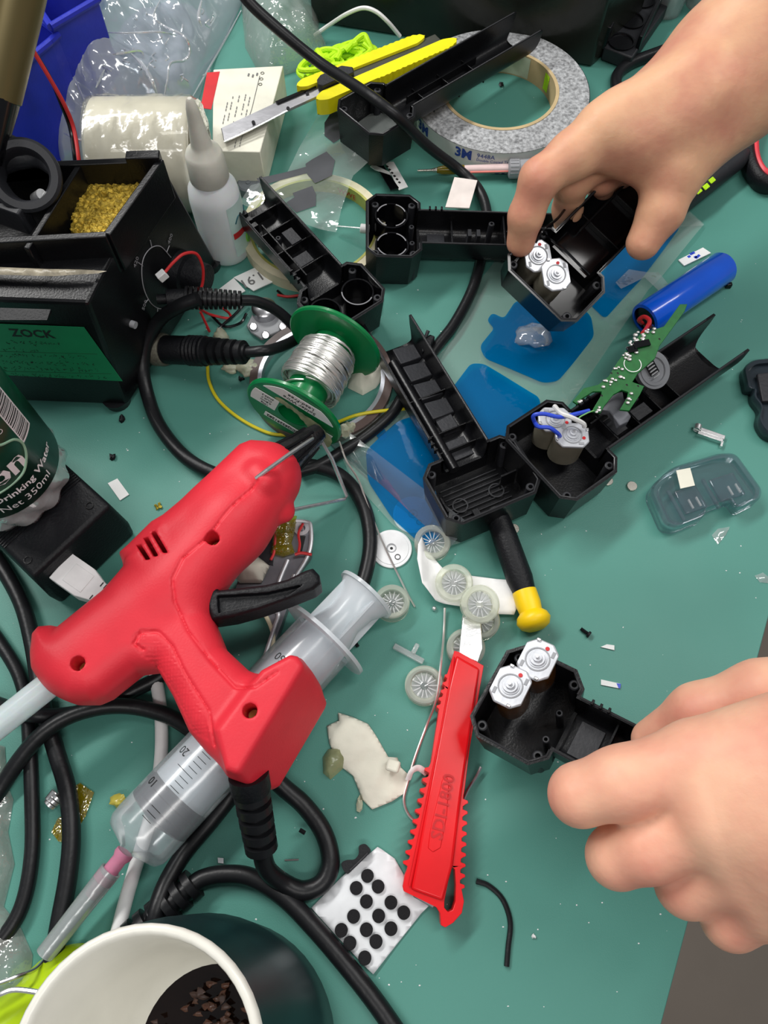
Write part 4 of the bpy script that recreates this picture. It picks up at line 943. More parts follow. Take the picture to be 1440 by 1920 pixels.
# rolled film edge
roll = B(); rows = []
for k in range(25):
    a_ = -0.4 + 2.6 * k / 24; rows.append([])
    for j in range(14):
        t = j / 13; p = P(628, 815, 0).lerp(P(862, 1012, 0), t); d = (P(862, 1012, 0) - P(628, 815, 0)).normalized(); nn = Vector((-d.y, d.x, 0)); r_ = .0055 + .0035 * t
        rows[-1].append(p + nn * (-r_ * math.cos(a_)) * 1.3 + Vector((0, 0, .0006 + r_ * .7 * (1 + math.sin(a_ - 1.2)))))
roll.quadsheet(rows).make('rolled_edge', film('gloss_film', (.84, .92, .95, 1), .05, gloss=.16, rough=.05, bump=.06, bs=30), fs_, smooth=180)
gp = TH('film_strip', 'clear backing strip with four dark grey pads right of the white carton', 'film', P(600, 320, 0))
zg = lambda x, y: .0225 + .004 * math.sin(x * 40 + 1) + .003 * noise.noise(Vector((x * 25, y * 25, 9)))
g = PP([(448, 378), (470, 345), (535, 322), (560, 270), (600, 205), (700, 195), (770, 215), (775, 262), (700, 300), (662, 330), (640, 390), (630, 432), (600, 425)], .022)
sheet(g, zf=zg, res=.006).make('clear_strip', FCL, gp, smooth=180)
for q in ([(622, 205), (655, 208), (658, 248), (625, 265), (608, 250), (608, 225)], [(665, 235), (700, 262), (672, 280), (660, 262)], [(585, 292), (612, 280), (628, 298), (622, 325), (590, 338), (575, 320), (572, 300)], [(548, 358), (585, 343), (592, 360), (592, 382), (555, 395), (536, 376), (552, 366)], [(480, 330), (575, 305), (574, 318), (490, 343)]):
    sheet(PP(q, .023), zf=lambda x, y: zg(x, y) + .0006, res=.01).make('grey_pad', OCT, gp, smooth=180)
t = tag(sheet(PP([(1255, 640 - 210), (1318, 425), (1290, 400), (1240, 418)]), z=.0006, wav=.002).make('tape_strip', FCL), 'clear tape strip to the right of the thumb', 'tape')
tag(sheet(PP([(1150, 540), (1175, 515), (1230, 520), (1250, 545), (1235, 562), (1205, 530), (1160, 552)]), z=.003, wav=.006, res=.002).make('tape_strip', film('crinkled_tape', (.9, .95, .95, 1), .12, gloss=.2, bump=.8)), 'crinkled glossy tape curl right of the held shell', 'tape')
tag(B().sphere(P(1000, 630, .003), .009, 16, (1.2, 1, .5), jit=.6).make('glue_blob', CLR, smooth=180), 'clear crumpled blob sitting on the upper blue pad', 'glue blob')
tag(mound(PP([(985, 560), (950, 545), (960, 530), (990, 545), (1010, 565), (1005, 580)]), .004, .006, .003, 200, .0012, base=.002).make('film_scrap', film('cyan_glint_film', (.5, .85, .95, 1), .1, (.2, .7, .8, 1), gloss=.3, rough=.06)), 'glinting cyan film scrap below the held shell', 'film')
# ---------------------------------------------------------------- circuit board
pb = TH('circuit_board', 'green circuit board with solder joints leaning on the wired shell', 'circuit board', P(1170, 680, .03))
z1, z2 = .036, .052
def zb_(u, v): return z1 + (z2 - z1) * max(0, min(1, (770 - v) / 200))
ol = [(1275, 570), (1289, 570), (1284, 583), (1237, 648), (1228, 672), (1196, 700), (1186, 716), (1208, 724), (1200, 740), (1180, 770), (1162, 768), (1176, 745), (1178, 735), (1166, 731), (1150, 740), (1134, 760), (1126, 774), (1110, 771), (1113, 765), (1128, 740), (1128, 734), (1112, 734), (1090, 748), (1083, 758), (1074, 752), (1094, 728), (1122, 721), (1141, 706), (1158, 678), (1180, 650), (1202, 625), (1245, 612)]
tp_ = [P(u, v, zb_(u, v)) for u, v in ol]
B().prism(tp_, bot=[p - Vector((0, 0, .0014)) for p in tp_]).make('board', PCB, pb, bevel=.0002, smooth=0)
random.seed(8)
bo = lambda u, v, dz=0: P(u, v, zb_(u, v) + dz)
for cu, cv, ru, rv, n in ((1207, 627, 20, 8, 14), (1192, 645, 18, 8, 10), (1180, 670, 14, 9, 9), (1150, 714, 20, 6, 10), (1162, 690, 10, 8, 5), (1182, 746, 6, 8, 4), (1118, 768, 6, 5, 3), (1085, 750, 5, 4, 2)):
    for i in range(n):
        u = cu + random.uniform(-ru, ru); v = cv + random.uniform(-rv, rv) - (u - cu) * .3
        B().sphere(bo(u, v, .0004), random.uniform(.0006, .0013), 8, (1.2, .9, .7)).make('solder_joint', SOL, pb)
for u, v, dx, dy in ((1203, 645, .010, .004), (1185, 655, .006, .004)): B().box((0, 0, 0), (dx, dy, .0014), frame(bo(u, v, .0008), (1, .25, 0), (0, -.1, 1))).make('chip', BLG, pb, bevel=.0002)
B().lathe([(0, .0052), (.0002, .0052), (.0002, .0048), (0, .0048)], frame(bo(1186, 683, .0002), (1, 0, 0), (0, -.1, 1)), 24, close=True).make('printed_ring', WPR, pb)
for u, v in ((1128, 742), (1146, 700), (1175, 722), (1196, 724), (1236, 636), (1158, 700)): B().cyl(bo(u, v, 0), bo(u, v, .0001), .0007, seg=10).make('board_hole', INK, pb)
dk = TH('vibration_disc', 'grey ringed metal disc tucked under the circuit board edge', 'disc', P(1222, 692, .02))
c = P(1224, 694, .030); M = zframe(c, c + Vector((.35, -.45, 1)))
B().lathe([(-.004, .0105), (0, .0115), (.001, .0115), (.001, .0098), (.0016, .0096), (.0016, .0078), (.0006, .0074), (.0006, .0001)], M, 40).make('disc', mat('grey_ring', S(150, 152, 156), .35, .5), dk, smooth=35)
B(M).box((.002, .001, .0016), (.009, .006, .002)).make('centre_plate', BLG, dk, bevel=.0003)
for k in range(5): B(M).box((.0045 - .002 * k, .002, .003), (.0007, .005, .0006)).make('contact_pin', MET, dk)
br = TH('grey_bracket', 'dull grey bracket under the prongs of the circuit board', 'bracket', P(1150, 770, .02))
c = [(1128, 768), (1150, 738), (1168, 733), (1173, 765), (1184, 780), (1178, 790), (1162, 798), (1156, 788), (1142, 770)]
B().prism(PP(c, .0295), z0=.024).make('plate', mat('mid_grey', S(96, 98, 104), .5), br, bevel=.0008)
# battery
bt = TH('battery', 'blue shrink-wrapped cylindrical battery cell with red and black leads', 'battery', P(1290, 550, 0))
a_, b_ = P(1208, 600, .0112), P(1358, 500, .0112)
Lb = (b_ - a_).length
B().lathe([(0, .0088), (.0004, .0108), (.002, .0111), (Lb - .002, .0111), (Lb, .0100), (Lb, .0001)], zframe(a_, b_), 36, cap0=False).make('wrap', BAT, bt, smooth=50)
B().cyl(a_ + (b_ - a_).normalized() * .002, a_ + (b_ - a_).normalized() * .0025, .0098, seg=24).make('cell_end', BLG, bt)
B().tube([P(1204, 606, .012), P(1198, 600, .02), P(1208, 594, .024), P(1218, 602, .026), P(1212, 616, .03), P(1205, 625, .04)], .0014, 8).make('red_lead', RWR, bt)
B().tube([P(1210, 610, .012), P(1222, 612, .026), P(1216, 622, .032), P(1214, 628, .042)], .0014, 8).make('black_lead', BLG, bt)
B().box((0, 0, 0), (.004, .003, .004), Matrix.Translation(P(1366, 535, .002))).make('end_tab', BLG, bt, bevel=.0006)
t = TH('paper_label', 'small white label with blue marks above the battery', 'label', P(1300, 480, 0))
B().prism(PP([(1272, 487), (1318, 464), (1333, 474), (1283, 498)], .0012), z0=.0004).make('label_sheet', PAP, t)
for u, v in ((1292, 481), (1296, 476), (1304, 482), (1300, 474)): B().box((0, 0, 0), (.0022, .0018, .0001), frame(P(u, v, .00126), (1, .6, 0), (0, 0, 1))).make('blue_mark', BWR, t)
B().box((0, 0, 0), (.0045, .0018, .0001), frame(P(1308, 481, .00126), (1, .9, 0), (0, 0, 1))).make('blue_mark', BWR, t)
# ---------------------------------------------------------------- lids
def lid(pts, label, m, z=.010, extra=True, cutin=()):
    t = TH('plastic_cover', label, 'plastic cover', P(pts[0][0], pts[0][1], 0), 'small plastic covers')
    p = rr(PP(pts, z), .006, 6); c = sum(p, Vector()) / len(p)
    inn = [c + (q - c) * .88 + Vector((0, 0, .0)) for q in p]; s = B(); n = len(p)
    bot = [Vector((q.x, q.y, .001)) for q in p]; ro = [c + (q - c) * .965 + Vector((0, 0, .0012)) for q in p]
    vs = bot + p + ro + [q + Vector((0, 0, .0012)) for q in inn] + [q - Vector((0, 0, .0015)) for q in inn]
    fs = []
    for k in range(4):
        for i in range(n): j = (i + 1) % n; fs.append((k * n + i, k * n + j, (k + 1) * n + j, (k + 1) * n + i))
    fs.append(tuple(range(4 * n, 5 * n))); s.add(vs, fs); s.make('cover_body', m, t, smooth=30, solid=.0008); return t, c
l1, c = lid([(1216, 918), (1258, 878), (1345, 852), (1378, 850), (1427, 918), (1424, 935), (1385, 955), (1372, 935), (1320, 955), (1318, 970), (1268, 990), (1246, 985)], 'clear smoky cover with a scrap of paper tape, right of the magnets', CLG)
x_ = (P(1380, 870) - P(1260, 910)).normalized(); FM = frame(c + Vector((0, 0, .0)), x_, (0, 0, 1))
for dx, wd in ((-.012, .014), (.012, .016)): B(FM).box((dx, .001, .0), (wd, .015, .0022)).make('inner_panel', CLG, l1, bevel=.0006)
B(FM).box((0, 0, .0016), (.0016, .020, .002)).make('cross_rib', CLG, l1); B(FM).box((-.0225, 0, .0012), (.0018, .020, .0016)).make('cross_rib', CLG, l1)
for dx in (-.014, .012):
    for k in range(2): B(FM).box((dx + k * .005, -.002, .0014), (.0009, .006, .0012)).make('grip_mark', CLR, l1)
B().prism(PP([(1268, 882), (1294, 877), (1303, 910), (1276, 916)], .0125), z0=.0121).make('paper_tape_scrap', CRM, l1)
l2, c = lid([(1394, 690), (1412, 676), (1480, 670), (1500, 760), (1480, 830), (1436, 812), (1422, 790), (1428, 765), (1412, 745), (1414, 730), (1402, 728)], 'dark smoky cover cut off by the right edge', mat('dark_smoky', S(46, 56, 64), .2, trans=.3), z=.008)
B().prism(PP([(1420, 700), (1490, 694), (1490, 750), (1430, 752)], .0105), z0=.008).make('inner_panel', DGR, l2, bevel=.0006)
# ---------------------------------------------------------------- spool
sp = TH('solder_spool', 'green solder wire spool with white labels standing on its rims', 'spool', P(590, 760, 0))
fa = P(549, 779, .0305); fb_ = P(629, 640, .0305); ax = (fa - fb_); LS = ax.length; ax.normalize(); SM = zframe(fb_, fa)
RS = .0302
B(SM).lathe([(0, .010), (-.001, .012), (-.001, RS - .001), (0, RS), (.0016, RS), (.0026, RS - .001), (.0026, .013)], seg=64, close=True).make('flange', GRN, sp, smooth=35)
B(SM).lathe([(LS, .0095), (LS, RS - .001), (LS - .001, RS), (LS - .0026, RS), (LS - .0034, RS - .001), (LS - .0034, .013)], seg=64, close=True).make('flange', GRN, sp, smooth=35)
B(SM).lathe([(.002, .0125), (LS - .003, .0125), (LS, .0092), (.001, .0090)], seg=48, close=True).make('core', GRN, sp, smooth=35)
random.seed(4); wd = B(SM); pts = []; turns = 46
for i in range(turns * 20):
    a_ = i / 20 * 2 * math.pi; t = i / (turns * 20)
    z = LS * (.40 + .21 * math.sin(t * 19)); rr_ = .0156 + .0022 * math.sin(math.pi * (z / LS - .1)) + .0010 * t + .0003 * math.sin(a_ * .31)
    pts.append((rr_ * math.cos(a_), rr_ * math.sin(a_), z + (.0014 + .0022 * math.sin(t * 31)) * math.sin(a_ + t * 23)))
wd.tube(pts, .0007, 6, 1, smooth=False)
wd.lathe([(LS * .18, .0128), (LS * .22, .0146), (LS * .5, .0160), (LS * .60, .0150), (LS * .64, .0128)], seg=40)
wd.make('solder_winding', SOL, sp, smooth=60)
B(SM).tube([((.0136 + .0002 * k) * math.cos(a_), (.0136 + .0002 * k) * math.sin(a_), LS * .7 + .004 * math.sin(a_)) for k, a_ in enumerate(np.linspace(0, 6.2, 16))], .0006, 6).make('loose_turn', SOL, sp)
# label stickers on the front flange; frame with y up = away from text bottom
up_ = (P(540, 745) - P(620, 790)); lx = (P(640, 800, .02) - P(470, 740, .04)); lx = (lx - ax * lx.dot(ax)).normalized()
FMx = frame(fa + ax * .0002, lx, ax)
SG = FMx.inverted() @ P(549, 700, .05)
sgn = 1 if SG.y > 0 else -1
def seg_lab(y0, y1, name, xr=None, r=RS - .003):
    pts = [];
    for k in range(13):
        y = y0; 
    xs0 = math.sqrt(max(r * r - y0 * y0, 0)); xs1 = math.sqrt(max(r * r - y1 * y1, 0)); x_0 = -xs0 if xr is None else xr[0]; x_1 = xs0 if xr is None else xr[1]
    pts = []
    for k in range(11):
        y = y0 + (y1 - y0) * k / 10; pts.append((min(math.sqrt(max(r * r - y * y, 0)), x_1), y, .0004))
    for k in range(11):
        y = y1 + (y0 - y1) * k / 10; pts.append((max(-math.sqrt(max(r * r - y * y, 0)), x_0), y, .0004))
    if pts[0][1] > pts[5][1]: pts = pts[::-1]
    B(FMx).prism(pts, z0=.0001).make(name, PAP, sp, smooth=0)
seg_lab(.0150 * sgn, .0245 * sgn, 'label_strip'); seg_lab(-.006, .0075, 'side_label', (-.03, -.0105)); seg_lab(-.0185 * sgn, -.0135 * sgn, 'code_label', (-.015, .012)); seg_lab(-.012 * sgn, .004, 'corner_label', (.016, .026), r=RS - .002)
RT = Matrix.Rotation(math.pi, 4, 'Z')
def ftext(s_, x, y, size, al='CENTER', **k): text(s_, size, FMx @ Matrix.Translation((x, y, .0006)) @ RT, INK, sp, align=al, **k)
ftext('Lead-Free', 0, .0215 * sgn + .0014, .0042); ftext('Solder Wire', 0, .0176 * sgn + .0014, .0042)
ftext('QCQS2291282', -.002, -.0158 * sgn + .001, .0036, bold=.0001)
for k, s_ in enumerate(('SN99.3', 'CU0.7', '0.8mm', '100g')): ftext(s_, -.0175, .0065 - k * .0033, .0026)
ftext('100g', .019, -.004, .003)
TAN = mat('smeared_tape', S(170, 166, 128), .35, trans=.25, var=.35, ns=160, bump=.6)
mp = [FMx @ Vector((x, y * sgn, .0008)) for x, y in ((-.015, .012), (-.010, .0145), (.004, .012), (.018, .0105), (.027, .006), (.028, -.006), (.020, -.012), (.014, -.006), (.009, .002), (.000, .0085), (-.010, .009))]
s = B(); lp = [FMx.inverted() @ p for p in mp]; sb = sheet(rr(lp, .003), res=.0018)
sb.v = [FMx @ Vector((p.x, p.y, .0010 + .0009 * abs(noise.noise(Vector((p.x * 300, p.y * 300, 1)))) + (.0022 * max(0, (p.x - .015) / .012)))) for p in sb.v]
sb.make('smeared_tape', TAN, sp, smooth=180)
tag(B().sphere(P(648, 808, .006), .0042, 12, jit=.6).sphere(P(656, 802, .006), .0036, 12, jit=.6).make('glue_blob', GLW), 'yellowish glue blob right of the spool label', 'glue blob')
# ---------------------------------------------------------------- glue gun
ZG = .050
body = PP([(68, 1232), (70, 1196), (84, 1180), (104, 1180), (118, 1190), (205, 1120), (240, 1072), (230, 1046), (248, 1030), (290, 988), (312, 975), (345, 948), (452, 846), (476, 838), (520, 852), (545, 885), (549, 912), (540, 945), (440, 1048), (408, 1095), (396, 1120), (400, 1158), (425, 1220), (470, 1262), (500, 1275), (548, 1244), (566, 1246), (612, 1304), (612, 1320), (520, 1472), (500, 1478), (436, 1456), (392, 1414), (360, 1376), (330, 1310), (300, 1258), (262, 1262), (205, 1308), (180, 1318), (142, 1314), (104, 1290), (72, 1258)], ZG)
bp = [(p.x, p.y) for p in body]
foot = PP([(500, 1272), (552, 1244), (566, 1247), (611, 1305), (611, 1318), (520, 1472), (498, 1476), (436, 1452), (420, 1380)], ZG); fp = [(p.x, p.y) for p in foot]
grip = PP([(290, 1210), (350, 1130), (400, 1150), (430, 1220), (480, 1268), (470, 1400), (440, 1450), (395, 1414), (360, 1376), (330, 1310), (302, 1260)], ZG); gp_ = [(p.x, p.y) for p in grip]
nozz = [P(455, 945, ZG), P(500, 888, ZG)]
def gunf(X, Y, Z):
    d = slab(X, Y, Z, bp, ZG, .0165, .0125)
    d = smin(d, cone(X, Y, Z, P(430, 985, ZG - .001), P(502, 893, ZG - .001), .0195, .0180), .006)
    d = smin(d, cone(X, Y, Z, P(150, 1240, ZG - .001), P(330, 1100, ZG), .0165, .0185), .010)
    d = smin(d, cone(X, Y, Z, P(330, 1100, ZG), P(430, 985, ZG), .0185, .0195), .010)
    d = smin(d, slab(X, Y, Z, fp, ZG, .0205, .0035), .006)
    d = smin(d, slab(X, Y, Z, [(p.x, p.y) for p in PP([(235, 1048), (300, 988), (350, 1060), (300, 1110)], ZG + .016)], ZG + .006, .0115, .004), .004)
    d = smin(d, cone(X, Y, Z, P(484, 890, ZG + .014), P(496, 903, ZG + .015), .0065, .0065), .004)     # wire lug
    d = smin(d, cone(X, Y, Z, P(523, 955, ZG - .004), P(533, 960, ZG - .004), .0055, .0055), .004)
    L0, L1, L2 = P(567, 1250, ZG + .0205), P(466, 1416, ZG + .0205), P(608, 1310, ZG - .012); pn_ = (L1 - L0).cross(L2 - L0).normalized(); pn_ = pn_ if pn_.z > 0 else -pn_
    d = smax(d, (X - L0.x) * pn_.x + (Y - L0.y) * pn_.y + (Z - L0.z) * pn_.z, .003)
    # thumb rest dimple and grip panel grooves
    z = ZG + .019
    for u, v, r_, dep in ((145, 1243, .0033, .012), (399, 1011, .0033, .012), (470, 1334, .0033, .012)):
        c = P(u, v, ZG + .018); d = np.maximum(d, -(np.maximum(np.sqrt((X - c.x) ** 2 + (Y - c.y) ** 2) - r_, (ZG + .018 - dep) - Z)))
    for q in ((260, 1022, 281, 1054), (273, 1008, 296, 1048), (287, 997, 314, 1042)):
        a, b2 = P(q[0], q[1], ZG + .016), P(q[2], q[3], ZG + .016); a.z = ZG + .006; b2.z = ZG + .006
        pz = pdist(X[:, :, 0], Y[:, :, 0], [(a.x - .0013, a.y), (b2.x - .0013, b2.y), (b2.x + .0013, b2.y), (a.x + .0013, a.y)])[:, :, None]
        d = np.maximum(d, -np.maximum(pz, (ZG + .004) - Z))
    # parting seams
    for pl in ([(484, 905), (440, 950), (390, 1010), (345, 1050), (326, 1090), (328, 1130), (350, 1180), (395, 1240), (440, 1288), (480, 1290), (520, 1262)], [(265, 1215), (248, 1205), (262, 1185), (295, 1182), (322, 1210), (345, 1260), (390, 1330), (400, 1395)]):
        seamd = None
        for (a, b2) in zip(pl[:-1], pl[1:]):
            A, Bq = P(*a, ZG + .018), P(*b2, ZG + .018); ex, ey = Bq.x - A.x, Bq.y - A.y
            t = np.clip(((X[:, :, 0] - A.x) * ex + (Y[:, :, 0] - A.y) * ey) / (ex * ex + ey * ey), 0, 1)
            q = np.sqrt((X[:, :, 0] - A.x - ex * t) ** 2 + (Y[:, :, 0] - A.y - ey * t) ** 2); seamd = q if seamd is None else np.minimum(seamd, q)
        g_ = np.clip(1 - seamd / .0010, 0, 1)[:, :, None] * .0011
        d = d + g_ * (Z > ZG)
    # textured pads
    pad = pdist(X[:, :, 0], Y[:, :, 0], [(p.x, p.y) for p in PP([(252, 1200), (268, 1186), (296, 1186), (320, 1212), (345, 1265), (388, 1332), (396, 1392), (360, 1370), (330, 1306), (302, 1256), (262, 1225)], ZG + .012)])[:, :, None]
    k_ = (X + Y) * 2300; k2 = (X - Y) * 2300
    d = d + np.where((pad < 0) & (Z > ZG), .0003 * (np.sin(k_) * np.sin(k2)) + .0003, 0)
    return d
gg = TH('glue_gun', 'large red hot glue gun lying across the syringe', 'glue gun', P(330, 1200, .03))
lo, hi = bounds(body, .004); lo[2] = ZG - .024; hi[2] = ZG + .026
snets(gunf, lo, hi, .00075, 'body_shell', RED, gg)
for u, v in ((145, 1243), (399, 1011), (470, 1334)):
    p = P(u, v, ZG + .018); B().cyl((p.x, p.y, ZG + .002), (p.x, p.y, ZG + .0075), .0026, seg=14).make('screw', mat('brass_screw', S(170, 130, 70), .4, .8) if 'brass_screw' not in MATS else MATS['brass_screw'], gg)
nz0, nz1 = P(508, 884, ZG), P(600, 808, ZG - .010)
nl = (nz1 - nz0).length
B().lathe([(0, .0130), (.004, .0112), (nl * .55, .0078), (nl * .8, .0068), (nl * .97, .0052), (nl, .0022)], zframe(nz0, nz1), 28).make('nozzle_sleeve', mat('charred_rubber', (.01, .01, .011), .25, bump=.8, bs=260, var=.6), gg)
for k in range(7):
    a_ = k * .9; Z_ = zframe(nz0, nz1); B(Z_).tube([(.0118 * math.cos(a_), .0118 * math.sin(a_), .003), (.0085 * math.cos(a_ + .1), .0085 * math.sin(a_ + .1), nl * .5), (.0068 * math.cos(a_ + .15), .0068 * math.sin(a_ + .15), nl * .8)], .0009, 6).make('sleeve_rib', BLG, gg)
B().tube([P(480, 897, ZG + .020), P(500, 882, ZG + .023), P(545, 850, ZG + .014), P(590, 820, ZG - .004)], .0011, 8, smooth=False).tube([P(590, 820, ZG - .004), P(600, 822, ZG - .01), P(622, 860, .030), P(650, 930, .012), P(646, 936, .011), P(540, 958, ZG - .006), P(530, 960, ZG - .006)], .0011, 8, smooth=False).make('wire_stand', MET, gg)
trg = [(384, 1090), (400, 1080), (408, 1098), (412, 1110), (450, 1106), (500, 1100), (540, 1090), (572, 1074), (588, 1069), (600, 1082), (602, 1098), (590, 1108), (545, 1126), (490, 1146), (440, 1160), (400, 1166), (388, 1140)]
tb = [(p.x, p.y) for p in PP(trg, ZG + .004)]
lo, hi = bounds(PP(trg, ZG + .004), .003); lo[2] = ZG - .010; hi[2] = ZG + .012
def trf(X, Y, Z):
    d = slab(X, Y, Z, tb, ZG, .009, .003); inner = slab(X, Y, Z, [(p.x, p.y) for p in PP([(408, 1118), (500, 1112), (545, 1102), (570, 1096), (540, 1116), (480, 1136), (410, 1150)], ZG + .008)], ZG + .010, .0045, .001)
    return np.maximum(d, -inner)
snets(trf, lo, hi, .0007, 'trigger', BLM, gg)
g0, g1 = P(466, 1452, ZG + .0), P(492, 1600, .022)
gl = (g1 - g0).length; gd = (g1 - g0).normalized()
B().lathe([(0, .0092), (.008, .0092), (.0095, .0085)], zframe(g0, g1), 28).make('gland', BLM, gg, smooth=35)
sleeve(g0 + gd * .0085, g1, .0076, .0068, 5, gg)
B().tube([g1 - gd * .004, P(500, 1628, .016), P(530, 1655, .008), P(568, 1670, .0055), P(605, 1655, .0055), P(620, 1615, .0055), P(606, 1560, .0055), P(570, 1510, .006), P(530, 1475, .008), P(495, 1440, .012)], .0046, 14).make('power_cord', RUB, gg)
B().tube([P(572, 1562, .006), P(562, 1556, .006)], .0012, 6).make('cord_nick', RUB, gg)
gs = tag(B().cyl(P(112, 1268, ZG - .002), P(-80, 1420, ZG - .004), .0065, seg=28).make('glue_stick', GST, bevel=.0005), 'translucent glue stick sticking out of the red gun to the left edge', 'glue stick')
# ---------------------------------------------------------------- syringe
sy = TH('syringe', 'large clear syringe with dark plunger seal lying beneath the glue gun', 'syringe', P(420, 1400, 0))
a_, b_ = P(268, 1562, .0185), P(608, 1198, .0185); LB = (b_ - a_).length; YM = zframe(a_, b_)
dd = (b_ - a_).normalized()
FR2 = film('syringe_barrel', (.95, .97, .98, 1), .2, (.82, .87, .92, 1), gloss=.04, rough=.18, bump=.05)
FR3 = film('syringe_plunger', (.95, .97, .98, 1), .5, (.84, .90, .94, 1), gloss=.02, rough=.25, bump=.05)
B(YM).lathe([(-.013, .0022), (-.010, .0045), (-.006, .0155), (-.003, .0172), (.002, .0176), (LB, .0176)], seg=48, cap0=False, cap1=False).make('barrel', FR2, sy, smooth=50)
B(YM).lathe([(LB - .0008, .0176), (LB - .0008, .0265), (LB + .0012, .0265), (LB + .0012, .0172)], Matrix.Diagonal((1, 1, 1, 1)), 48, close=True).make('finger_flange', FR3, sy, smooth=35)
B(YM).lathe([(.006, .003), (.009, .0155), (.010, .0172), (.013, .0172), (.0138, .0164), (.0185, .0164), (.0192, .0172), (.0225, .0172), (.0235, .0120)], seg=48).make('plunger_seal', PTN, sy, smooth=35)
for z in (.0115, .0208): B(YM).lathe([(z - .001, .01705), (z + .001, .01705), (z + .001, .0165), (z - .001, .0165)], seg=48, close=True).make('seal_ring', BLM, sy)
pe = P(682, 1107, .024); PM = YM; LP = (pe - a_).dot(dd)
for rot in (0, math.pi / 2):
    B(YM @ Matrix.Rotation(rot + .6, 4, 'Z')).box((0, 0, (.024 + LP) / 2), (.0012, .030, LP - .024)).make('plunger_fin', FR3, sy)
B(YM).lathe([(LP - .0006, .0001), (LP - .0006, .0175), (LP + .0014, .0175), (LP + .0014, .0001)], seg=40).make('thumb_disc', FR3, sy, smooth=35)
B(YM).lathe([(.024, .0158), (LP - .045, .0152), (LP - .030, .0140), (LP - .018, .0108), (LP - .008, .0120), (LP - .0006, .0160)], seg=32, cap0=False, cap1=False).make('plunger_neck', FR3, sy, smooth=60)
# graduation marks: angle facing the camera
cd = (Vector((0, 0, CH)) - (a_ + b_) / 2); cd = (YM.to_3x3().inverted() @ cd); A0 = math.atan2(cd.y, cd.x)
gm = B(YM)
for i in range(34):
    z = .004 + i * .0029 + .004; lng = .36 if i % 5 == 4 else .2
    if i in (3, 4, 5): continue
    gm.tube([(.01775 * math.cos(A0 + a2), .01775 * math.sin(A0 + a2), z) for a2 in np.linspace(-.62 if i % 5 == 4 else -.34, -.02, 5)], .00013, 4, smooth=False)
gm.make('graduation', INK, sy, smooth=0)
def sybend(z, a0): return lambda c: YM @ Vector((.0178 * math.cos(a0 + c.y / .0178), .0178 * math.sin(a0 + c.y / .0178), z - c.x))
def sybend2(z, a0): return lambda c: YM @ Vector((.0178 * math.cos(a0 - c.x / .0178), .0178 * math.sin(a0 - c.x / .0178), z - c.y))
SYT = []
text('60', .0062, None, INK, sy, bend=sybend2(LB - .022, A0 - .42)); text('ml', .0062, None, INK, sy, bend=sybend2(LB - .034, A0 - .30))
text('20', .0058, None, INK, sy, bend=sybend2(.042, A0 - .62)); text('10', .0058, None, INK, sy, bend=sybend2(.0225, A0 - .68))
n0 = a_ - dd * .011; n1 = P(203, 1668, .013); 
hub = TH('syringe_needle', 'pink-hubbed dispensing needle in a frosted cap at the syringe tip', 'needle', P(170, 1700, 0))
nd = (P(84, 1790, .0135) - n0).normalized()
B().lathe([(0, .0044), (.002, .0046), (.004, .0036), (.012, .0038), (.013, .005), (.016, .005), (.017, .0036), (.024, .003)], zframe(n0, n0 + nd), 20).make('hub', PNK, hub, smooth=35)
cl = (P(84, 1790, .0135) - n0).length
B().lathe([(.010, .0052), (cl, .0044), (cl, .0036), (.010, .0043)], zframe(n0, n0 + nd), 24, close=True).make('needle_cap', film('frosted_cap_film', (.82, .86, .86, 1), .34, (.6, .64, .64, 1), gloss=.08, rough=.25), hub, smooth=60)
B().cyl(n0 + nd * .02, n0 + nd * (cl - .02), .0006, seg=8).make('needle', STL, hub)
tag(B().sphere(P(222, 1502, .004), .004, 12, (1.2, .8, .7), jit=.5).make('glue_drip', mat('yellow_glue', S(214, 200, 90), .2, trans=.3)), 'small yellow glue drip beside the syringe seal', 'glue blob')
# ---------------------------------------------------------------- water bottle on its black adapter
ad = TH('power_adapter', 'black power adapter brick under the water bottle', 'power adapter', P(60, 1050, 0))
za = .041
R_, B__ = P(213, 947, za), P(60, 1089, za); ex = (P(130, 872, za) - R_)
tA = R_ + ex; tB = B__ + ex
r1, r2, r3, r4 = R_, tA, tA + (B__ - R_) * 1.0, B__
def sc2(q, z, k): c = (r1 + r3) / 2; return Vector((c.x + (q.x - c.x) * k, c.y + (q.y - c.y) * k, z))
ext = (B__ - R_).normalized() ; ln2 = (tA - R_).normalized()
r2 = R_ + ln2 * .085; r3 = B__ + ln2 * .085
s = B(); q4 = [r1, r2, r3, r4]; lo4 = [sc2(q, .0, 1.0) for q in q4]; hi4 = [sc2(q, za, .965) for q in q4]; md4 = [sc2(q, .014, 1.03) for q in q4]
s.add(lo4 + md4 + hi4, [(0, 1, 5, 4), (1, 2, 6, 5), (2, 3, 7, 6), (3, 0, 4, 7), (4, 5, 9, 8), (5, 6, 10, 9), (6, 7, 11, 10), (7, 4, 8, 11), (8, 9, 10, 11), (3, 2, 1, 0)])
s.make('adapter_case', BLM, ad, bevel=.0028, segs=3, smooth=30)
rg_ = B(); AM = frame((hi4[0] + hi4[3]) / 2, ext, (0, 0, 1))
for k in range(7): rg_.box((0, 0, 0), ((B__ - R_).length * .93, .0006, .0006), frame((hi4[0] + hi4[3]) / 2 + ln2 * (.024 + .0016 * k) + Vector((0, 0, .0002)), ext, (0, 0, 1)))
rg_.make('grip_lines', BLK, ad)
for u, v in ((168, 948), (52, 1050)): B().lathe([(0, .0022), (.0003, .0022), (.0003, .0017), (0, .0017)], Matrix.Translation(P(u, v, za + .0002)), 18, close=True).make('moulded_ring', BLK, ad)
pl = TH('cable_connector', 'white plug pushed into the front of the black adapter', 'plug', P(160, 1100, 0))
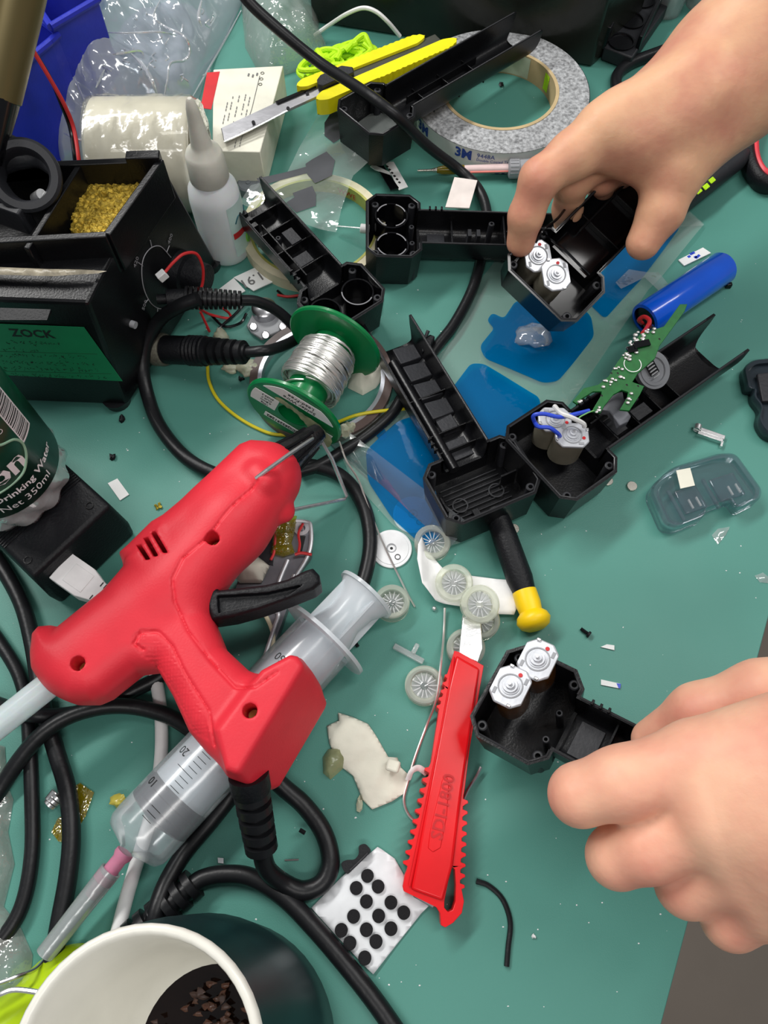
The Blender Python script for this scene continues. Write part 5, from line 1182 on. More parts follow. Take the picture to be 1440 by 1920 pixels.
pa, pb_ = P(128, 1072, .026), P(208, 1128, .022); plM = frame(pa, pb_ - pa, (0, 0, 1)); Lp = (pb_ - pa).length
pts = [(-.004, -.0085), (Lp * .45, -.0085), (Lp * .72, -.006), (Lp, -.005), (Lp, .005), (Lp * .72, .006), (Lp * .45, .0085), (-.004, .0085)]
B(plM).prism([(x, y, .0055) for x, y in pts], z0=-.0055).make('plug_body', WHT, pl, bevel=.0016, segs=3)
for k in range(3):
    for sy_ in (-1, 1): B(plM).box((Lp * .72 + k * .0022, sy_ * .0042, .0056), (.0006, .0026, .0004)).make('grip_line', DGR, pl)
B(plM).box((Lp * .3, 0, .0057), (Lp * .42, .011, .0004)).make('face_panel', WHT, pl, bevel=.0002)
wbt = TH('water_bottle', 'clear water bottle with dark green printed label standing on the black adapter', 'bottle', P(30, 905, za))
wc = P(29, 905, za); WM = Matrix.Translation(wc)
rows = []
for z, r in ((.0, .018), (.0008, .024), (.003, .0285), (.007, .0305), (.011, .0298), (.015, .0312), (.019, .0305), (.021, .0312), (.075, .0312), (.09, .030), (.13, .0312)):
    row = []
    for k in range(121):
        a_ = 2 * math.pi * k / 120; w_ = (.0013 * math.sin(a_ * 12 + z * 260)) * (1 if .001 < z < .0195 else 0); rr_ = r + w_
        row.append((rr_ * math.cos(a_), rr_ * math.sin(a_), z))
    rows.append(row)
s = B(WM); s.quadsheet(rows); s.add([rows[0][k] for k in range(120)], [tuple(range(120))[::-1]])
s.make('bottle_wall', WAT, wbt, smooth=80, solid=.0006)
B(WM).lathe([(.0205, .002), (.0206, .0293), (.072, .0298), (.0722, .0001)], seg=60).make('water', WAT, wbt, smooth=50)
lw_ = B(WM).lathe([(.0215, .0315), (.115, .0316)], seg=90, cap0=False, cap1=False).make('label_wrap', LBG, wbt, smooth=60, solid=.0002)
cdv = Vector((0, 0, CH)) - wc; AW = math.atan2(cdv.y, cdv.x)
RW = .0317
def wbd(a0, z, slope=0): return lambda c: WM @ Vector((RW * math.cos(a0 + c.x / RW), RW * math.sin(a0 + c.x / RW), z + c.y + slope * c.x))
text('Net 350ml', .0072, None, WPR, lw_, bend=wbd(AW - .48, .0262))
text('n Drinking Water', .0066, None, WPR, lw_, bend=wbd(AW - .62, .0352), bold=.00012)
text("C'estbon", .0195, None, WPR, lw_, bend=wbd(AW - 1.88, .0485), bold=.0006)
B(WM).tube([(RW * math.cos(AW + a2), RW * math.sin(AW + a2), z) for a2, z in ((-.9, .044), (-.4, .0435), (.1, .045), (.35, .050), (.48, .058), (.42, .066), (.2, .072), (.12, .080), (.0, .070), (-.5, .068))], .0007, 6, 8).make('logo_outline', GPR if False else mat('silver_green', S(150, 190, 160), .4), wbt)
cyl_patch(WM, .03168, .058, .095, AW + .50, AW + .85, 'barcode_panel', WPR, wbt)
random.seed(6); bc_ = B(WM); z = .0595
while z < .093:
    h_ = random.choice((.0003, .0005, .0009)); n_ = 6
    bc_.quadsheet([[(.03176 * math.cos(AW + .52 + .3 * k / n_), .03176 * math.sin(AW + .52 + .3 * k / n_), zz) for k in range(n_ + 1)] for zz in (z, z + h_)]); z += h_ + random.choice((.0003, .0006, .0008))
bc_.make('barcode', INK, wbt, smooth=0)
B(WM).lathe([(0, .0016), (.0001, .0016), (.0001, .0013), (0, .0013)], frame(Vector((RW * math.cos(AW + .33), RW * math.sin(AW + .33), .0775)), (-math.sin(AW), math.cos(AW), 0), (math.cos(AW + .33), math.sin(AW + .33), 0)), 16, close=True).make('registered_ring', WPR, wbt)
# ---------------------------------------------------------------- red knife
rk = TH('utility_knife', 'red snap-blade cutter with saw-toothed edges lying over the dotted sheet', 'utility knife', P(830, 1480, 0))
zr = .0125
def teeth(a, b_, n, dep, side):
    out = []; a = Vector(a); b_ = Vector(b_); d = (b_ - a) / n; nn = Vector((-d.y, d.x)).normalized() * side * dep
    for i in range(n):
        p = a + d * i; out += [p, p + d * .30, p + d * .45 + nn * .9, p + d * .7 + nn, p + d * .85 + nn * .35]
    return [(q.x, q.y) for q in out]
left = teeth((763, 1630), (808, 1436), 10, -10.5, 1) + [(808, 1430), (822, 1338)] + teeth((822, 1334), (841, 1262), 5, -6, 1)
right = [(880, 1390), (866, 1500)] 
ol = [(852, 1220), (860, 1222), (907, 1248)] + [(893, 1330), (881, 1400), (871, 1482)] + teeth((869, 1492), (862, 1670), 9, -9.5, 1) + [(870, 1690), (866, 1712), (850, 1730), (835, 1739), (827, 1735), (825, 1712), (818, 1701), (757, 1671), (755, 1662), (759, 1640)] + left + [(846, 1240)]
h_ = [(848, 1625), (853, 1630), (855, 1660), (854, 1690), (849, 1706), (840, 1710), (833, 1702), (833, 1690), (840, 1655)]
B().prism(PP(ol, zr), z0=.0008, holes=[PP(h_, zr)]).make('handle', REDK, rk, bevel=.0007, smooth=30, segs=2)
B().prism(PP([(856, 1228), (900, 1253), (866, 1490), (850, 1620), (830, 1690), (770, 1668), (812, 1440), (840, 1290)], zr + .0018), z0=zr - .001).make('top_face', REDK, rk, bevel=.0016, segs=3)
B().tube(PP([(851, 1232), (843, 1290), (816, 1430), (781, 1600), (768, 1662)], zr + .0012), .0007, 6).make('top_ridge', REDK, rk)  # raised ridge in the same red as the handle
pn_ = [P(u, v, zr + .0022) for u, v in ((829, 1462), (838, 1456), (842, 1470), (838, 1530), (826, 1590), (812, 1598), (802, 1590), (806, 1560))]
B().prism(pn_, z0=zr + .0015).make('logo_panel', REDK, rk, bevel=.0004)
tx = (P(835, 1480, zr) - P(815, 1575, zr))
text('SDI-1800', .0082, frame(P(828, 1577, zr + .0023), tx, (0, 0, 1)), mat('emboss_shade_red', S(196, 16, 24), .4), rk, ext=.0003, bold=.0001)  # same red plastic; shade of the embossing is put into a darker colour
B().prism(PP([(868, 1156), (902, 1168), (905, 1215), (896, 1242), (860, 1226)], .0105), z0=.0085).make('blade', MET, rk, bevel=.0004)
B().prism(PP([(772, 1672), (818, 1694), (812, 1703), (775, 1682)], .006), z0=.003).make('end_clip', STL, rk, bevel=.0004)
# ---------------------------------------------------------------- wheels
def wheel(M, label, ra=.0105, h=.006, sp=14, m=CLR, tyre=FRS):
    T = TH('toy_wheel', label, 'wheel', M, 'small clear spoked wheels')  # small spoked toy wheel
    B().lathe([(0, ra * .93), (.0006, ra), (h - .0006, ra), (h, ra * .93), (h, ra * .72), (h * .9, ra * .66), (.0006, ra * .66), (0, ra * .72)], None, 44, close=True).make('tyre', tyre, T, local=True, smooth=35)
    B().lathe([(0, .0001), (0, ra * .22), (h * .8, ra * .2), (h * .85, ra * .12), (h * .85, .0001)], None, 20, cap0=False, cap1=False).make('hub', m, T, local=True, smooth=35)
    s = B()
    for k in range(sp): s.box((ra * .44, 0, h * .45), (ra * .46, .0006, h * .4), Matrix.Rotation(2 * math.pi * k / sp, 4, 'Z'))
    s.lathe([(h * .2, ra * .2), (h * .2, ra * .67), (h * .26, ra * .67), (h * .26, ra * .2)], None, 36, close=True)
    s.make('spokes', SPK, T, local=True, smooth=0); return T
YTY = film('yellowish_tyre', (.95, .97, .9, 1), .32, (.86, .89, .78, 1), gloss=.07, rough=.15, bump=.1)
w1 = wheel(Matrix.Translation(P(795, 1288, .0)), 'clear spoked wheel with solder wire over its edge, left of the red cutter', tyre=YTY)
def wh(M, lb, ty=None):
    r = dup(w1, M, lb)
    return r
wheel(Matrix.Translation(P(735, 1136, .0)), 'clear wheel under the edge of the syringe thumb disc', ra=.0098, h=.009, tyre=YTY, m=CLR)
wh(Matrix.Translation(P(810, 1022, .0)), 'clear wheel beneath the blue film edge')
def tilt(u, v, z, ax_, deg): return Matrix.Translation(P(u, v, z)) @ Matrix.Rotation(R(deg), 4, Vector(ax_))
wh(tilt(850, 1095, .0045, (1, 0, 0), 10), 'frosted wheel at the fold of the white paper tape')
wh(tilt(897, 1134, .0135, (1, .4, 0), 14), 'frosted wheel on top of the red cutter blade')
wh(Matrix.Translation(P(900, 1168, .0)), 'clear wheel under the cutter blade beside the white paper')
wh(Matrix.Translation(P(872, 1218, .0)), 'clear wheel half hidden beneath the top of the red cutter')
def disc(M, lb, m, ra=.0118):
    T = TH('toy_disc', lb, 'disc', M)
    B().lathe([(0, ra), (.0012, ra), (.0014, ra * .97), (.0014, ra * .86), (.0018, ra * .84), (.0022, ra * .25), (.0016, ra * .22), (.0016, .0008), (.0002, .0007), (.0002, .0001)], None, 48, cap1=True).make('disc_plate', m, T, local=True, smooth=30)
    B().cyl((0, 0, .0016), (0, 0, .00165), .0009, seg=12).make('centre_hole', INK, T, local=True)
    B().lathe([(.0021, .0017), (.0024, .0017), (.0024, .0013), (.0021, .0013)], Matrix.Translation((.0035, -.0055, 0)), 18, close=True).make('pin_ring', DGR, T, local=True)
    B().lathe([(.0019, .0027), (.0023, .0027), (.0023, .0024), (.0019, .0024)], None, 22, close=True).make('hub_ring', GRY, T, local=True); return T
WD = mat('white_disc', (.78, .79, .8), .28)
d1 = disc(Matrix.Translation(P(734, 1030, 0)), 'white ridged disc under the solder wire', WD)
disc(Matrix.Translation(P(774, 966, 0)), 'white disc seen through the blue film', WD)
# paper tape with wheels
pt = PP([(790, 1012), (800, 1035), (830, 1070), (870, 1082), (930, 1090), (992, 1094), (975, 1125), (962, 1156), (930, 1155), (860, 1140), (815, 1132), (790, 1105), (781, 1060), (783, 1030)])
dA = P(815, 1132)
def zt_(x, y):
    p0 = P(805, 1050); p1 = P(825, 1130); d = (p1 - p0).normalized(); n_ = Vector((d.y, -d.x, 0)); t = (Vector((x, y, 0)) - p0).dot(n_); t = t if n_.x > 0 else -t
    return .0035 + max(0, -t) * .9 + .0012 * noise.noise(Vector((x * 60, y * 60, 2)))
tag(sheet(pt, zf=zt_, res=.003).make('paper_tape', mat('translucent_white_tape', (.82, .82, .81), .5, bump=.1), smooth=60, solid=.0002), 'folded white paper tape carrying a frosted wheel', 'tape')
tag(B().sphere(P(814, 1141, .0013), .0014, 14).make('steel_ball', MET), 'tiny steel ball below the white paper tape', 'ball')
t = TH('clear_stem', 'small clear T-shaped plastic piece above the lowest wheel', 'plastic piece', P(766, 1225, 0))
tM = frame(P(766, 1226, .0016), P(795, 1240) - P(740, 1210), (0, 0, 1)); tl2 = (P(795, 1240) - P(740, 1210)).length
B(tM).box((0, 0, 0), (tl2, .0032, .0026)).make('bar', CLR, t, bevel=.0004); B(tM).box((.002, .004, .0012), (.0026, .006, .0026)).make('stem', CLR, t, bevel=.0006)
# yellow-capped tube
yt = TH('capped_pen', 'matte black tapered tube with yellow end cap between shells and wheels', 'pen', P(975, 1080, 0))
y0, y1, y2, y3 = P(928, 955, .012), P(975, 1085, .0085), P(984, 1112, .008), P(1006, 1180, .008)
B().lathe([(0, .0062), ((y1 - y0).length * .4, .0072), ((y1 - y0).length, .0075), ((y2 - y0).length, .0062)], zframe(y0, y2), 30).make('barrel', BLM, yt)
Ly = (y3 - y2).length
B().lathe([(-.001, .0068), (Ly * .3, .0070), (Ly * .52, .0064), (Ly * .62, .0086), (Ly * .76, .0096), (Ly * .92, .0080), (Ly, .005), (Ly, .0001)], zframe(y2, y3), 30, cap1=False).make('end_cap', YLC, yt, smooth=50)
# magnets
mg = None
for u, v, lb in ((1139, 903, 'small round magnet nearer the motors, left one of the pair by the clear cover'), (1184, 913, 'small round magnet, right one of the pair by the clear cover'), (1010, 915, 'small round magnet between the two shell heads'), (963, 993, 'small round magnet beside the black tube'), (950, 962, 'round magnet half under the ribbed empty shell')):
    o = B().cyl(P(u, v, 0), P(u, v, .0016) if False else P(u, v) + Vector((0, 0, .0016)), .0031, seg=26).make('magnet', MAG, bevel=.0002); tag(o, lb, 'magnet', 'loose round magnets')
for k in range(3):
    a_ = P(92, 1510, .0034) + Vector((.0015, .0016, 0)) * k; o = B().cyl(a_, a_ + Vector((.0012, .0013, .0001)), .0033, seg=24).make('magnet', MET, bevel=.0002)
    tag(o, ('front disc of the magnet stack left of the amber tape', 'middle disc of the magnet stack left of the amber tape', 'rear disc of the magnet stack left of the amber tape')[k], 'magnet', 'stacked magnets')
tag(B().cyl(P(92, 1502, .0034), P(106, 1484, .0036), .0026, seg=20).make('magnet_rod', MET, bevel=.0003), 'short shiny magnetic rod behind the stacked magnets', 'magnet')
# spring clip
t = TH('contact_clip', 'folded shiny metal contact clip above the clear cover', 'metal clip', P(1328, 812, 0))
cM = frame(P(1300, 804, .002), P(1355, 820) - P(1297, 800), (0, 0, 1)); cl_ = (P(1355, 820) - P(1297, 800)).length
B(cM).box((cl_ * .5, .0012, 0), (cl_, .0032, .0012)).make('strip', MET, t, bevel=.0004); B(cM).box((cl_ * .55, -.0022, .0014), (cl_ * .8, .0022, .0008)).make('strip', MET, t, bevel=.0003)
B(cM).lathe([(-.0018, .0024), (.0018, .0024), (.0018, .0019), (-.0018, .0019)], Matrix.Translation((.002, .001, .001)) @ Matrix.Rotation(R(90), 4, 'X'), 16, close=True).make('curl', MET, t); B(cM).box((cl_ - .001, -.004, 0), (.0012, .004, .002)).make('hook', MET, t)
# screws
def screw(u, v, u2, v2, lb, m=BLM):
    t = TH('screw', lb, 'screw', P(u, v), 'loose small black screws'); a_, b_ = P(u, v, .0016), P(u2, v2, .0012)
    B().lathe([(0, .0018), (.0012, .0019), (.0016, .001)], zframe(a_, b_), 16).make('head', m, t); L_ = (b_ - a_).length; pr = [(.0012, .0009)]
    n_ = 7
    for k in range(n_): pr += [(.0015 + (L_ - .0015) * k / n_, .0011), (.0015 + (L_ - .0015) * (k + .5) / n_, .0008)]
    B().lathe(pr, zframe(a_, b_), 12).make('threaded_shank', m, t, smooth=20)
screw(1106, 1191, 1088, 1178, 'black screw on the mat right of the yellow cap')
screw(660, 1194, 672, 1214, 'black screw beside the syringe plunger')
# labels and scraps
def scrap(pts, lb, m=PAP, z=.0008, name='paper_scrap', cat='paper scrap', z0=None):
    return tag(B().prism(PP(pts, z), z0=max(0, z - .0006) if z0 is None else z0).make(name, m), lb, cat)
scrap([(202, 906), (220, 897), (242, 927), (225, 938)], 'plain white rectangular sticker right of the adapter', name='sticker', cat='sticker')
scrap([(1126, 1213), (1138, 1208), (1152, 1210), (1152, 1219)], 'tiny white paper wedge above the blue-tipped one')
ns = TH('paper_scrap', 'narrow white paper strip with a blue tip', 'paper scrap', P(1145, 1282, 0))
B().prism(PP([(1127, 1274), (1164, 1282), (1163, 1291), (1127, 1284)], .0008), z0=.0002).make('strip', PAP, ns)
B().prism(PP([(1156, 1281), (1164, 1282), (1163, 1291), (1160, 1290)], .001), z0=.0008).make('blue_tip', BWR, ns)
tag(mound(PP([(1334, 1004), (1345, 992), (1368, 988), (1360, 1004), (1345, 1022)]), .0006, .003, .0008, 200, .001).make('film_scrap', CLR, smooth=60), 'thin clear flake below the clear cover', 'film')
tag(mound(PP([(1414, 1080), (1430, 1074), (1440, 1082), (1440, 1094), (1424, 1092)]), .0006, .003, .0008, 200, .001, seed=2).make('film_scrap', CLR, smooth=60), 'thin clear flake by the right edge of the mat', 'film')
tag(B().tube([P(800, 1450, .001), P(785, 1440, .004), P(772, 1446, .006), P(765, 1462, .003)], .0016, 8, flat=.3).make('paper_curl', PAP), 'tiny white paper curl between solder wire and red cutter', 'paper scrap')
scrap([(1157, 1281), (1164, 1282), (1163, 1291), (1158, 1288)], 'blue tip of a paper strip', BWR, z=.0011) if False else None
scrap([(835, 388), (852, 332), (895, 338), (880, 390)], 'blank off-white slip standing against the ringed shell', mat('offwhite_slip', S(226, 216, 210), .6), z=.012, z0=.011)
bcs = TH('barcode_tag', 'white and black perforated strip above the ringed shell head', 'strip', P(735, 330, 0))
B().prism(PP([(722, 303), (738, 303), (765, 350), (748, 356), (735, 330)], .006), z0=.0055).make('white_strip', PAP, bcs)
B().prism(PP([(698, 312), (716, 306), (748, 352), (732, 356), (712, 322)], .0065), z0=.0055).make('black_strip', BLG, bcs)
for k in range(6): B().box((0, 0, 0), (.0018, .0014, .0002), frame(P(726 + k * 4.6, 312 + k * 6, .0062), (1, -.9, 0), (0, 0, 1))).make('slot', INK, bcs)
B().prism(PP([(694, 312), (700, 308), (730, 322), (733, 328), (703, 318)], .0068), z0=.0062).make('white_edge', PAP, bcs)
nl_ = TH('paper_label', 'white label slips with handwritten numbers under the ribbed plug', 'label', P(460, 530, 0))
B().prism(PP([(438, 520), (486, 498), (514, 527), (475, 545)], .002), z0=.0012).make('label_slip', PAP, nl_)
B().prism(PP([(400, 550), (438, 521), (460, 545), (440, 556), (410, 560)], .0015), z0=.0007).make('label_slip', PAP, nl_)
text('16.1', .0105, frame(P(455, 538, .0022), P(498, 517) - P(455, 538), (0, 0, 1)), INKG, nl_, bold=.0001) if False else text('1.91', .0105, frame(P(490, 508, .0022), P(448, 528) - P(490, 508), (0, 0, 1)), INKG, nl_, bold=.0001)
# crumpled tape paper
cp = PP([(613, 1362), (635, 1352), (634, 1337), (660, 1345), (690, 1358), (705, 1380), (728, 1420), (745, 1421), (752, 1440), (768, 1455), (762, 1485), (735, 1503), (698, 1518), (680, 1500), (662, 1455), (640, 1438), (618, 1395)])
s = mound(cp, .0012, .004, .0022, 48, .0014, base=.0008, seed=3)
tag(s.make('crumpled_tape', CRM, smooth=50, solid=.0002), 'crumpled cream masking tape in the open between syringe and red cutter', 'tape')
tag(B().box((0, 0, 0), (.007, .006, .003), frame(P(737, 1436, .008), (1, -.3, .2), (0, 0, 1))).make('tape_wad', CRM, bevel=.0012), 'little wad on the crumpled cream tape', 'tape')
tag(mound(PP([(605, 1420), (615, 1405), (640, 1400), (652, 1425), (645, 1440), (620, 1462), (606, 1450)]), .005, .004, .002, 120, .001, seed=8).make('glue_scrap', mat('yellow_teal_scrap', S(180, 186, 140), .25, trans=.4, var=.3)), 'small yellowish glassy scrap touching the crumpled tape', 'scrap')
tag(mound(PP([(655, 700), (690, 690), (722, 682), (726, 700), (705, 728), (680, 742), (652, 728)]), .010, .008, .003, 60, .0016, seed=11).make('crumpled_tissue', CRM, smooth=50), 'white crumpled tissue tucked behind the spool and the empty shell', 'tissue')
tag(mound(PP([(690, 640), (716, 585), (720, 560), (705, 545), (695, 600), (675, 640)]), .006, .006, .003, 60, .0016, seed=13).make('plastic_scrap', BG2, smooth=50), 'pale plastic scrap below the leftmost shell head', 'plastic scrap')
for i, (u, v, r_, sc3, lb) in enumerate(((414, 636, .0055, (.9, 1.2, 1), 'frosted glue drop between the two station plugs'), (432, 690, .0045, (1.2, .8, .6), 'flat glue drop under the multi-pin plug'), (468, 690, .0062, (1.2, 1, .6), 'largest pale glue drop right of the multi-pin plug'), (449, 682, .004, (1, 1, .8), 'small glue drop between two bigger drops'))):
    tag(B().sphere(P(u, v, r_ * sc3[2] * .8), r_, 20, sc3, jit=.5).make('glue_blob', GLW, smooth=180), lb, 'glue blob', 'dried hot glue drops')
# bracket bits
t = TH('motor_bracket', 'small steel bracket with silvered cap under the plug cables', 'bracket', P(500, 600, 0))
B().lathe([(0, .0085), (.006, .0082), (.0075, .0065), (.008, .0001)], Matrix.Translation(P(497, 587, .003)), 28, cap1=False).make('round_cap', STL, t, smooth=40)
B().prism(PP([(462, 610), (480, 575), (530, 585), (545, 608), (520, 622), (490, 635), (470, 622)], .0035), z0=.001).make('bracket_plate', GRY, t, bevel=.0006)
for u, v in ((475, 612), (498, 628), (530, 612)): B().cyl(P(u, v, .003), P(u, v, .0065), .0026, seg=14).make('stud', STL, t, bevel=.0004)
# kapton tape pieces
scrap([(133, 1478), (150, 1468), (176, 1486), (160, 1530), (142, 1560), (128, 1540)], 'amber tape piece on the right of the black cable', KAP, z=.0012, name='amber_tape', cat='tape')
scrap([(96, 1560), (108, 1535), (125, 1525), (122, 1578), (110, 1578)], 'amber tape piece poking out left of the black cable', KAP, z=.0011, name='amber_tape', cat='tape')
scrap([(339, 950), (345, 938), (352, 942), (348, 955)], 'sliver of amber tape at the gun vent side', KAP, z=.001, name='amber_tape', cat='tape')
scrap([(408, 1608), (419, 1609), (419, 1619), (409, 1618)], 'tiny square metal nut between black cables', MET, z=.002, name='metal_bit', cat='debris')
tag(B().tube([P(534, 1613, .0006), P(560, 1612, .0006)], .0004, 6, smooth=False).make('wire_snip', MET), 'short bright wire snip inside the cord loop', 'wire')
random.seed(21)
BRS = mat('brass_crumb', S(190, 170, 60), .4, .3)
bs_ = B()
for k in range(7): bs_.sphere(P(298 + random.uniform(-6, 6), 950 + random.uniform(-6, 6), .0008), .0011, 6, jit=.8)
tag(bs_.make('brass_crumb', BRS), 'crumb of brass wool left of the glue gun vents', 'debris')
for i, (u, v, lb) in enumerate(((228, 786, 'larger black plastic crumb below the station'), (210, 857, 'small black plastic crumb above the white sticker'), (452, 710, 'black crumb beside the glue drops'), (940, 158, 'dark crumb inside the grey tape roll'))):
    tag(B().sphere(P(u, v, .0012), .0019, 8, (1, 1.3, .7), jit=1.2).make('plastic_crumb', BLM), lb, 'debris', 'black crumbs on the mat')
tag(B().sphere(P(1001, 1756, .0006), .001, 8, jit=1).make('white_crumb', WHT), 'white crumb at the bottom of the mat right of the cutter', 'debris')
tag(B().sphere(P(675, 1508, .0016), .0022, 8, (.8, 1.5, .8), jit=1).make('glue_crumb', GLW), 'pale crumb below the crumpled cream tape', 'debris')
spk = B(); 
for k in range(330):
    u = random.uniform(0, 1420); v = random.uniform(150, 1900); p = P(u, v)
    if p.x < outl[0].x or v > 1160 + (1440 - u) * 3.8: continue
    spk.sphere((p.x, p.y, .0001), random.uniform(.00012, .00042), 5, (1.3, 1, .5), jit=.8)
tag(spk.make('dust_specks', WHT, smooth=0), 'fine white dust and plastic specks scattered over the green mat', 'dust', kind='stuff')
# ---------------------------------------------------------------- dotted sheet
ds = TH('felt_dot_sheet', 'white release sheet of black felt dots under the tip of the red cutter', 'sticker sheet', P(690, 1710, 0))
ps = PP([(584, 1702), (640, 1645), (708, 1588), (715, 1592), (740, 1610), (757, 1640), (765, 1672), (808, 1694), (790, 1712), (700, 1826), (685, 1812), (632, 1755)])
sheet(ps, zf=lambda x, y: .0016 + .0012 * noise.noise(Vector((x * 40, y * 40, 4))), res=.004).make('release_paper', mat('silver_release_paper', (.72, .74, .76), .4, .1, bump=.1), ds, solid=.0002, smooth=60)
for u, v in ((689, 1642), (668, 1665), (709, 1662), (687, 1690), (733, 1692), (757, 1711), (663, 1718), (710, 1717), (687, 1743), (733, 1741), (640, 1744), (656, 1768), (705, 1765), (684, 1796)):
    B().cyl(P(u, v, .0022), P(u, v, .0022) + Vector((0, 0, .0012)), .0031, seg=28).make('felt_dot', mat('black_felt', (.012, .012, .014), .95, bump=.8, bs=2500) if 'black_felt' not in MATS else MATS['black_felt'], ds, bevel=.0002)
bp2 = TH('clip_part', 'small black ribbed clip beside the dotted sheet', 'plastic clip', P(665, 1610, 0))
B().prism(rr(PP([(639, 1617), (650, 1612), (665, 1612), (673, 1602), (672, 1585), (685, 1581), (697, 1595), (680, 1612), (652, 1640), (643, 1632)], .005), .0015, 3), z0=.0005).make('clip_body', BLM, bp2, bevel=.0008)
B().tube(PP([(657, 1632), (678, 1612), (690, 1600)], .0056), .0006, 6).make('clip_rib', DGR, bp2)
# ---------------------------------------------------------------- mug
mz = .087
mc = P(250, 2004, mz); mb = P(434, 1964, 0)
mug = TH('mug', 'mug with white rim and dark teal outside at the bottom left, tea leaves inside', 'mug', mb)
rt = .0455; NM = 48
def mug_rows(prof):
    rows = []
    for t, r in prof:
        c = mb.lerp(mc, t); c.z = t * mz
        rows.append([(c.x + r * math.cos(2 * math.pi * k / NM), c.y + r * math.sin(2 * math.pi * k / NM), c.z) for k in range(NM + 1)])
    return rows
s = B(); r_ = mug_rows([(0, .040), (.02, .046), (.15, .051), (.4, .0525), (.7, .0500), (.93, .0465), (.965, .0462)]); s.quadsheet(r_); s.add(r_[0][:-1], [tuple(range(NM))[::-1]]); s.make('outer_glaze', MUGT, mug, smooth=60)
B().quadsheet(mug_rows([(.96, .0462), (.985, .0462), (.998, .0452), (1.0, .044), (.995, .0428), (.97, .0418), (.6, .0405), (.3, .0365), (.12, .030), (.1, .001)])).make('inner_glaze', MUGW, mug, smooth=60)
c_ = mb.lerp(mc, .20); c_.z = mz * .20
tag(B().lathe([(0, .0330), (.0004, .0332), (.0004, .0001)], Matrix.Translation(c_), 48, cap1=False).make('tea', TEA), 'dark tea inside the mug', 'drink')
random.seed(9)
lf = TH('tea_leaf_clump', 'clump of brown soaked leaves in the mug', 'tea leaves', c_ + Vector((.01, .01, .001)), kind=None)
for k in range(55):
    a_ = random.uniform(.6, 3.3); rr_ = random.uniform(.010, .031); p = c_ + Vector((rr_ * math.cos(a_), rr_ * math.sin(a_), .0012 + random.uniform(0, .004) + .01 * max(0, rr_ - .026) / .008))
    q = sheet([p + Vector((random.uniform(.0006, .0032) * math.cos(t), random.uniform(.0006, .0022) * math.sin(t), 0)) for t in np.linspace(0, 5.5, 7)], z=p.z, wav=.003, res=.0015)
    q.make('leaf', LEAF if k % 3 else mat('dark_leaf', S(60, 40, 34), .4, var=.4, ns=200) if 'dark_leaf' not in MATS else MATS['dark_leaf'], lf, solid=.0003, smooth=60)
lg = TH('lime_case', 'glossy lime green rounded case behind the mug rim', 'case', P(110, 1850, 0))
s = mound(rr(PP([(-90, 1960), (-60, 1900), (20, 1860), (75, 1800), (120, 1772), (165, 1766), (200, 1790), (230, 1850), (200, 1960), (60, 2050)]), .012, 8), .016, .012, 0, 1, .0022, pw=.45); s.make('case_shell', LMG, lg, smooth=60)
B().tube([P(210, 1772, .010), P(200, 1780, .010), P(190, 1775, .006)], .003, 8).make('case_tab', LIM, lg)
t = TH('bent_wire', 'bent steel wire loop across the lime green case', 'wire', P(40, 1850, .02))
B().tube([P(-40, 1855, .022), P(0, 1843, .022), (P(35, 1830, .021)), P(65, 1818, .014), P(85, 1798, .004)], .0009, 8).make('wire_arm', STL, t)
B().tube([P(-40, 1885, .024), P(0, 1865, .026), P(30, 1856, .026), P(80, 1862, .026), P(110, 1866, .024)], .0012, 8).make('wire_arm', MET, t)
# ---------------------------------------------------------------- grey chassis under the gun
ch = TH('metal_chassis', 'grey metal frame with round cut-out under the gun trigger', 'metal frame', P(520, 1100, 0))
zc = .008
oc = rr(PP([(430, 1010), (520, 974), (574, 975), (587, 990), (583, 1040), (552, 1100), (556, 1140), (520, 1230), (500, 1250), (470, 1270), (430, 1290), (400, 1250), (410, 1090)], zc), .003)
ho = [P(438 + 72 * math.cos(a_), 1215 + 68 * math.sin(a_), zc) for a_ in np.linspace(0, 2 * math.pi, 28)[:-1]]
B().prism(oc, z0=.001, holes=[ho] if False else ()).make('frame_plate', mat('anodised_grey', S(120, 122, 128), .4, .5, bump=.2, bs=120), ch, bevel=.0005) if False else None
strip = PP([(470, 1000), (520, 974), (574, 975), (587, 990), (583, 1040), (566, 1062), (548, 1100), (540, 1135), (528, 1170), (500, 1240), (492, 1232), (510, 1180), (500, 1150), (482, 1132), (440, 1110)], zc)
AG = mat('anodised_grey', S(120, 122, 128), .4, .5, bump=.2, bs=120)
B().prism(rr(strip, .0015, 3), z0=.001).make('frame_plate', AG, ch, bevel=.0004)
LGm = mat('light_frame_edge', S(196, 196, 200), .35, .4)
B().tube(PP([(520, 977), (572, 978), (583, 990), (579, 1038), (545, 1095)], zc + .0012), .0012, 8).make('frame_edge', LGm, ch)
B().tube(PP([(540, 1050), (522, 1095), (515, 1140), (522, 1152), (515, 1175), (495, 1235)], zc + .0012), .0012, 8).make('frame_edge', LGm, ch)
B().tube(PP([(552, 1078), (548, 1090), (552, 1105), (540, 1110)], zc + .001), .0014, 8).make('frame_edge', LGm, ch)
B().tube(PP([(482, 1138), (500, 1158), (512, 1190), (510, 1225)], zc), .0012, 8).make('cutout_rim', CRD, ch)
B().prism(PP([(470, 1005), (515, 985), (512, 1060), (480, 1050)], zc + .0008), z0=zc).make('dark_panel', DGR, ch)
B().lathe([(0, .0045), (.0015, .0045), (.0015, .0022), (0, .0022)], Matrix.Translation(P(566, 992, zc)), 24, close=True).make('screw_boss', LGm, ch)
B().lathe([(0, .0012), (.002, .0012)], Matrix.Translation(P(566, 992, zc)), 12).make('screw', MET, ch)
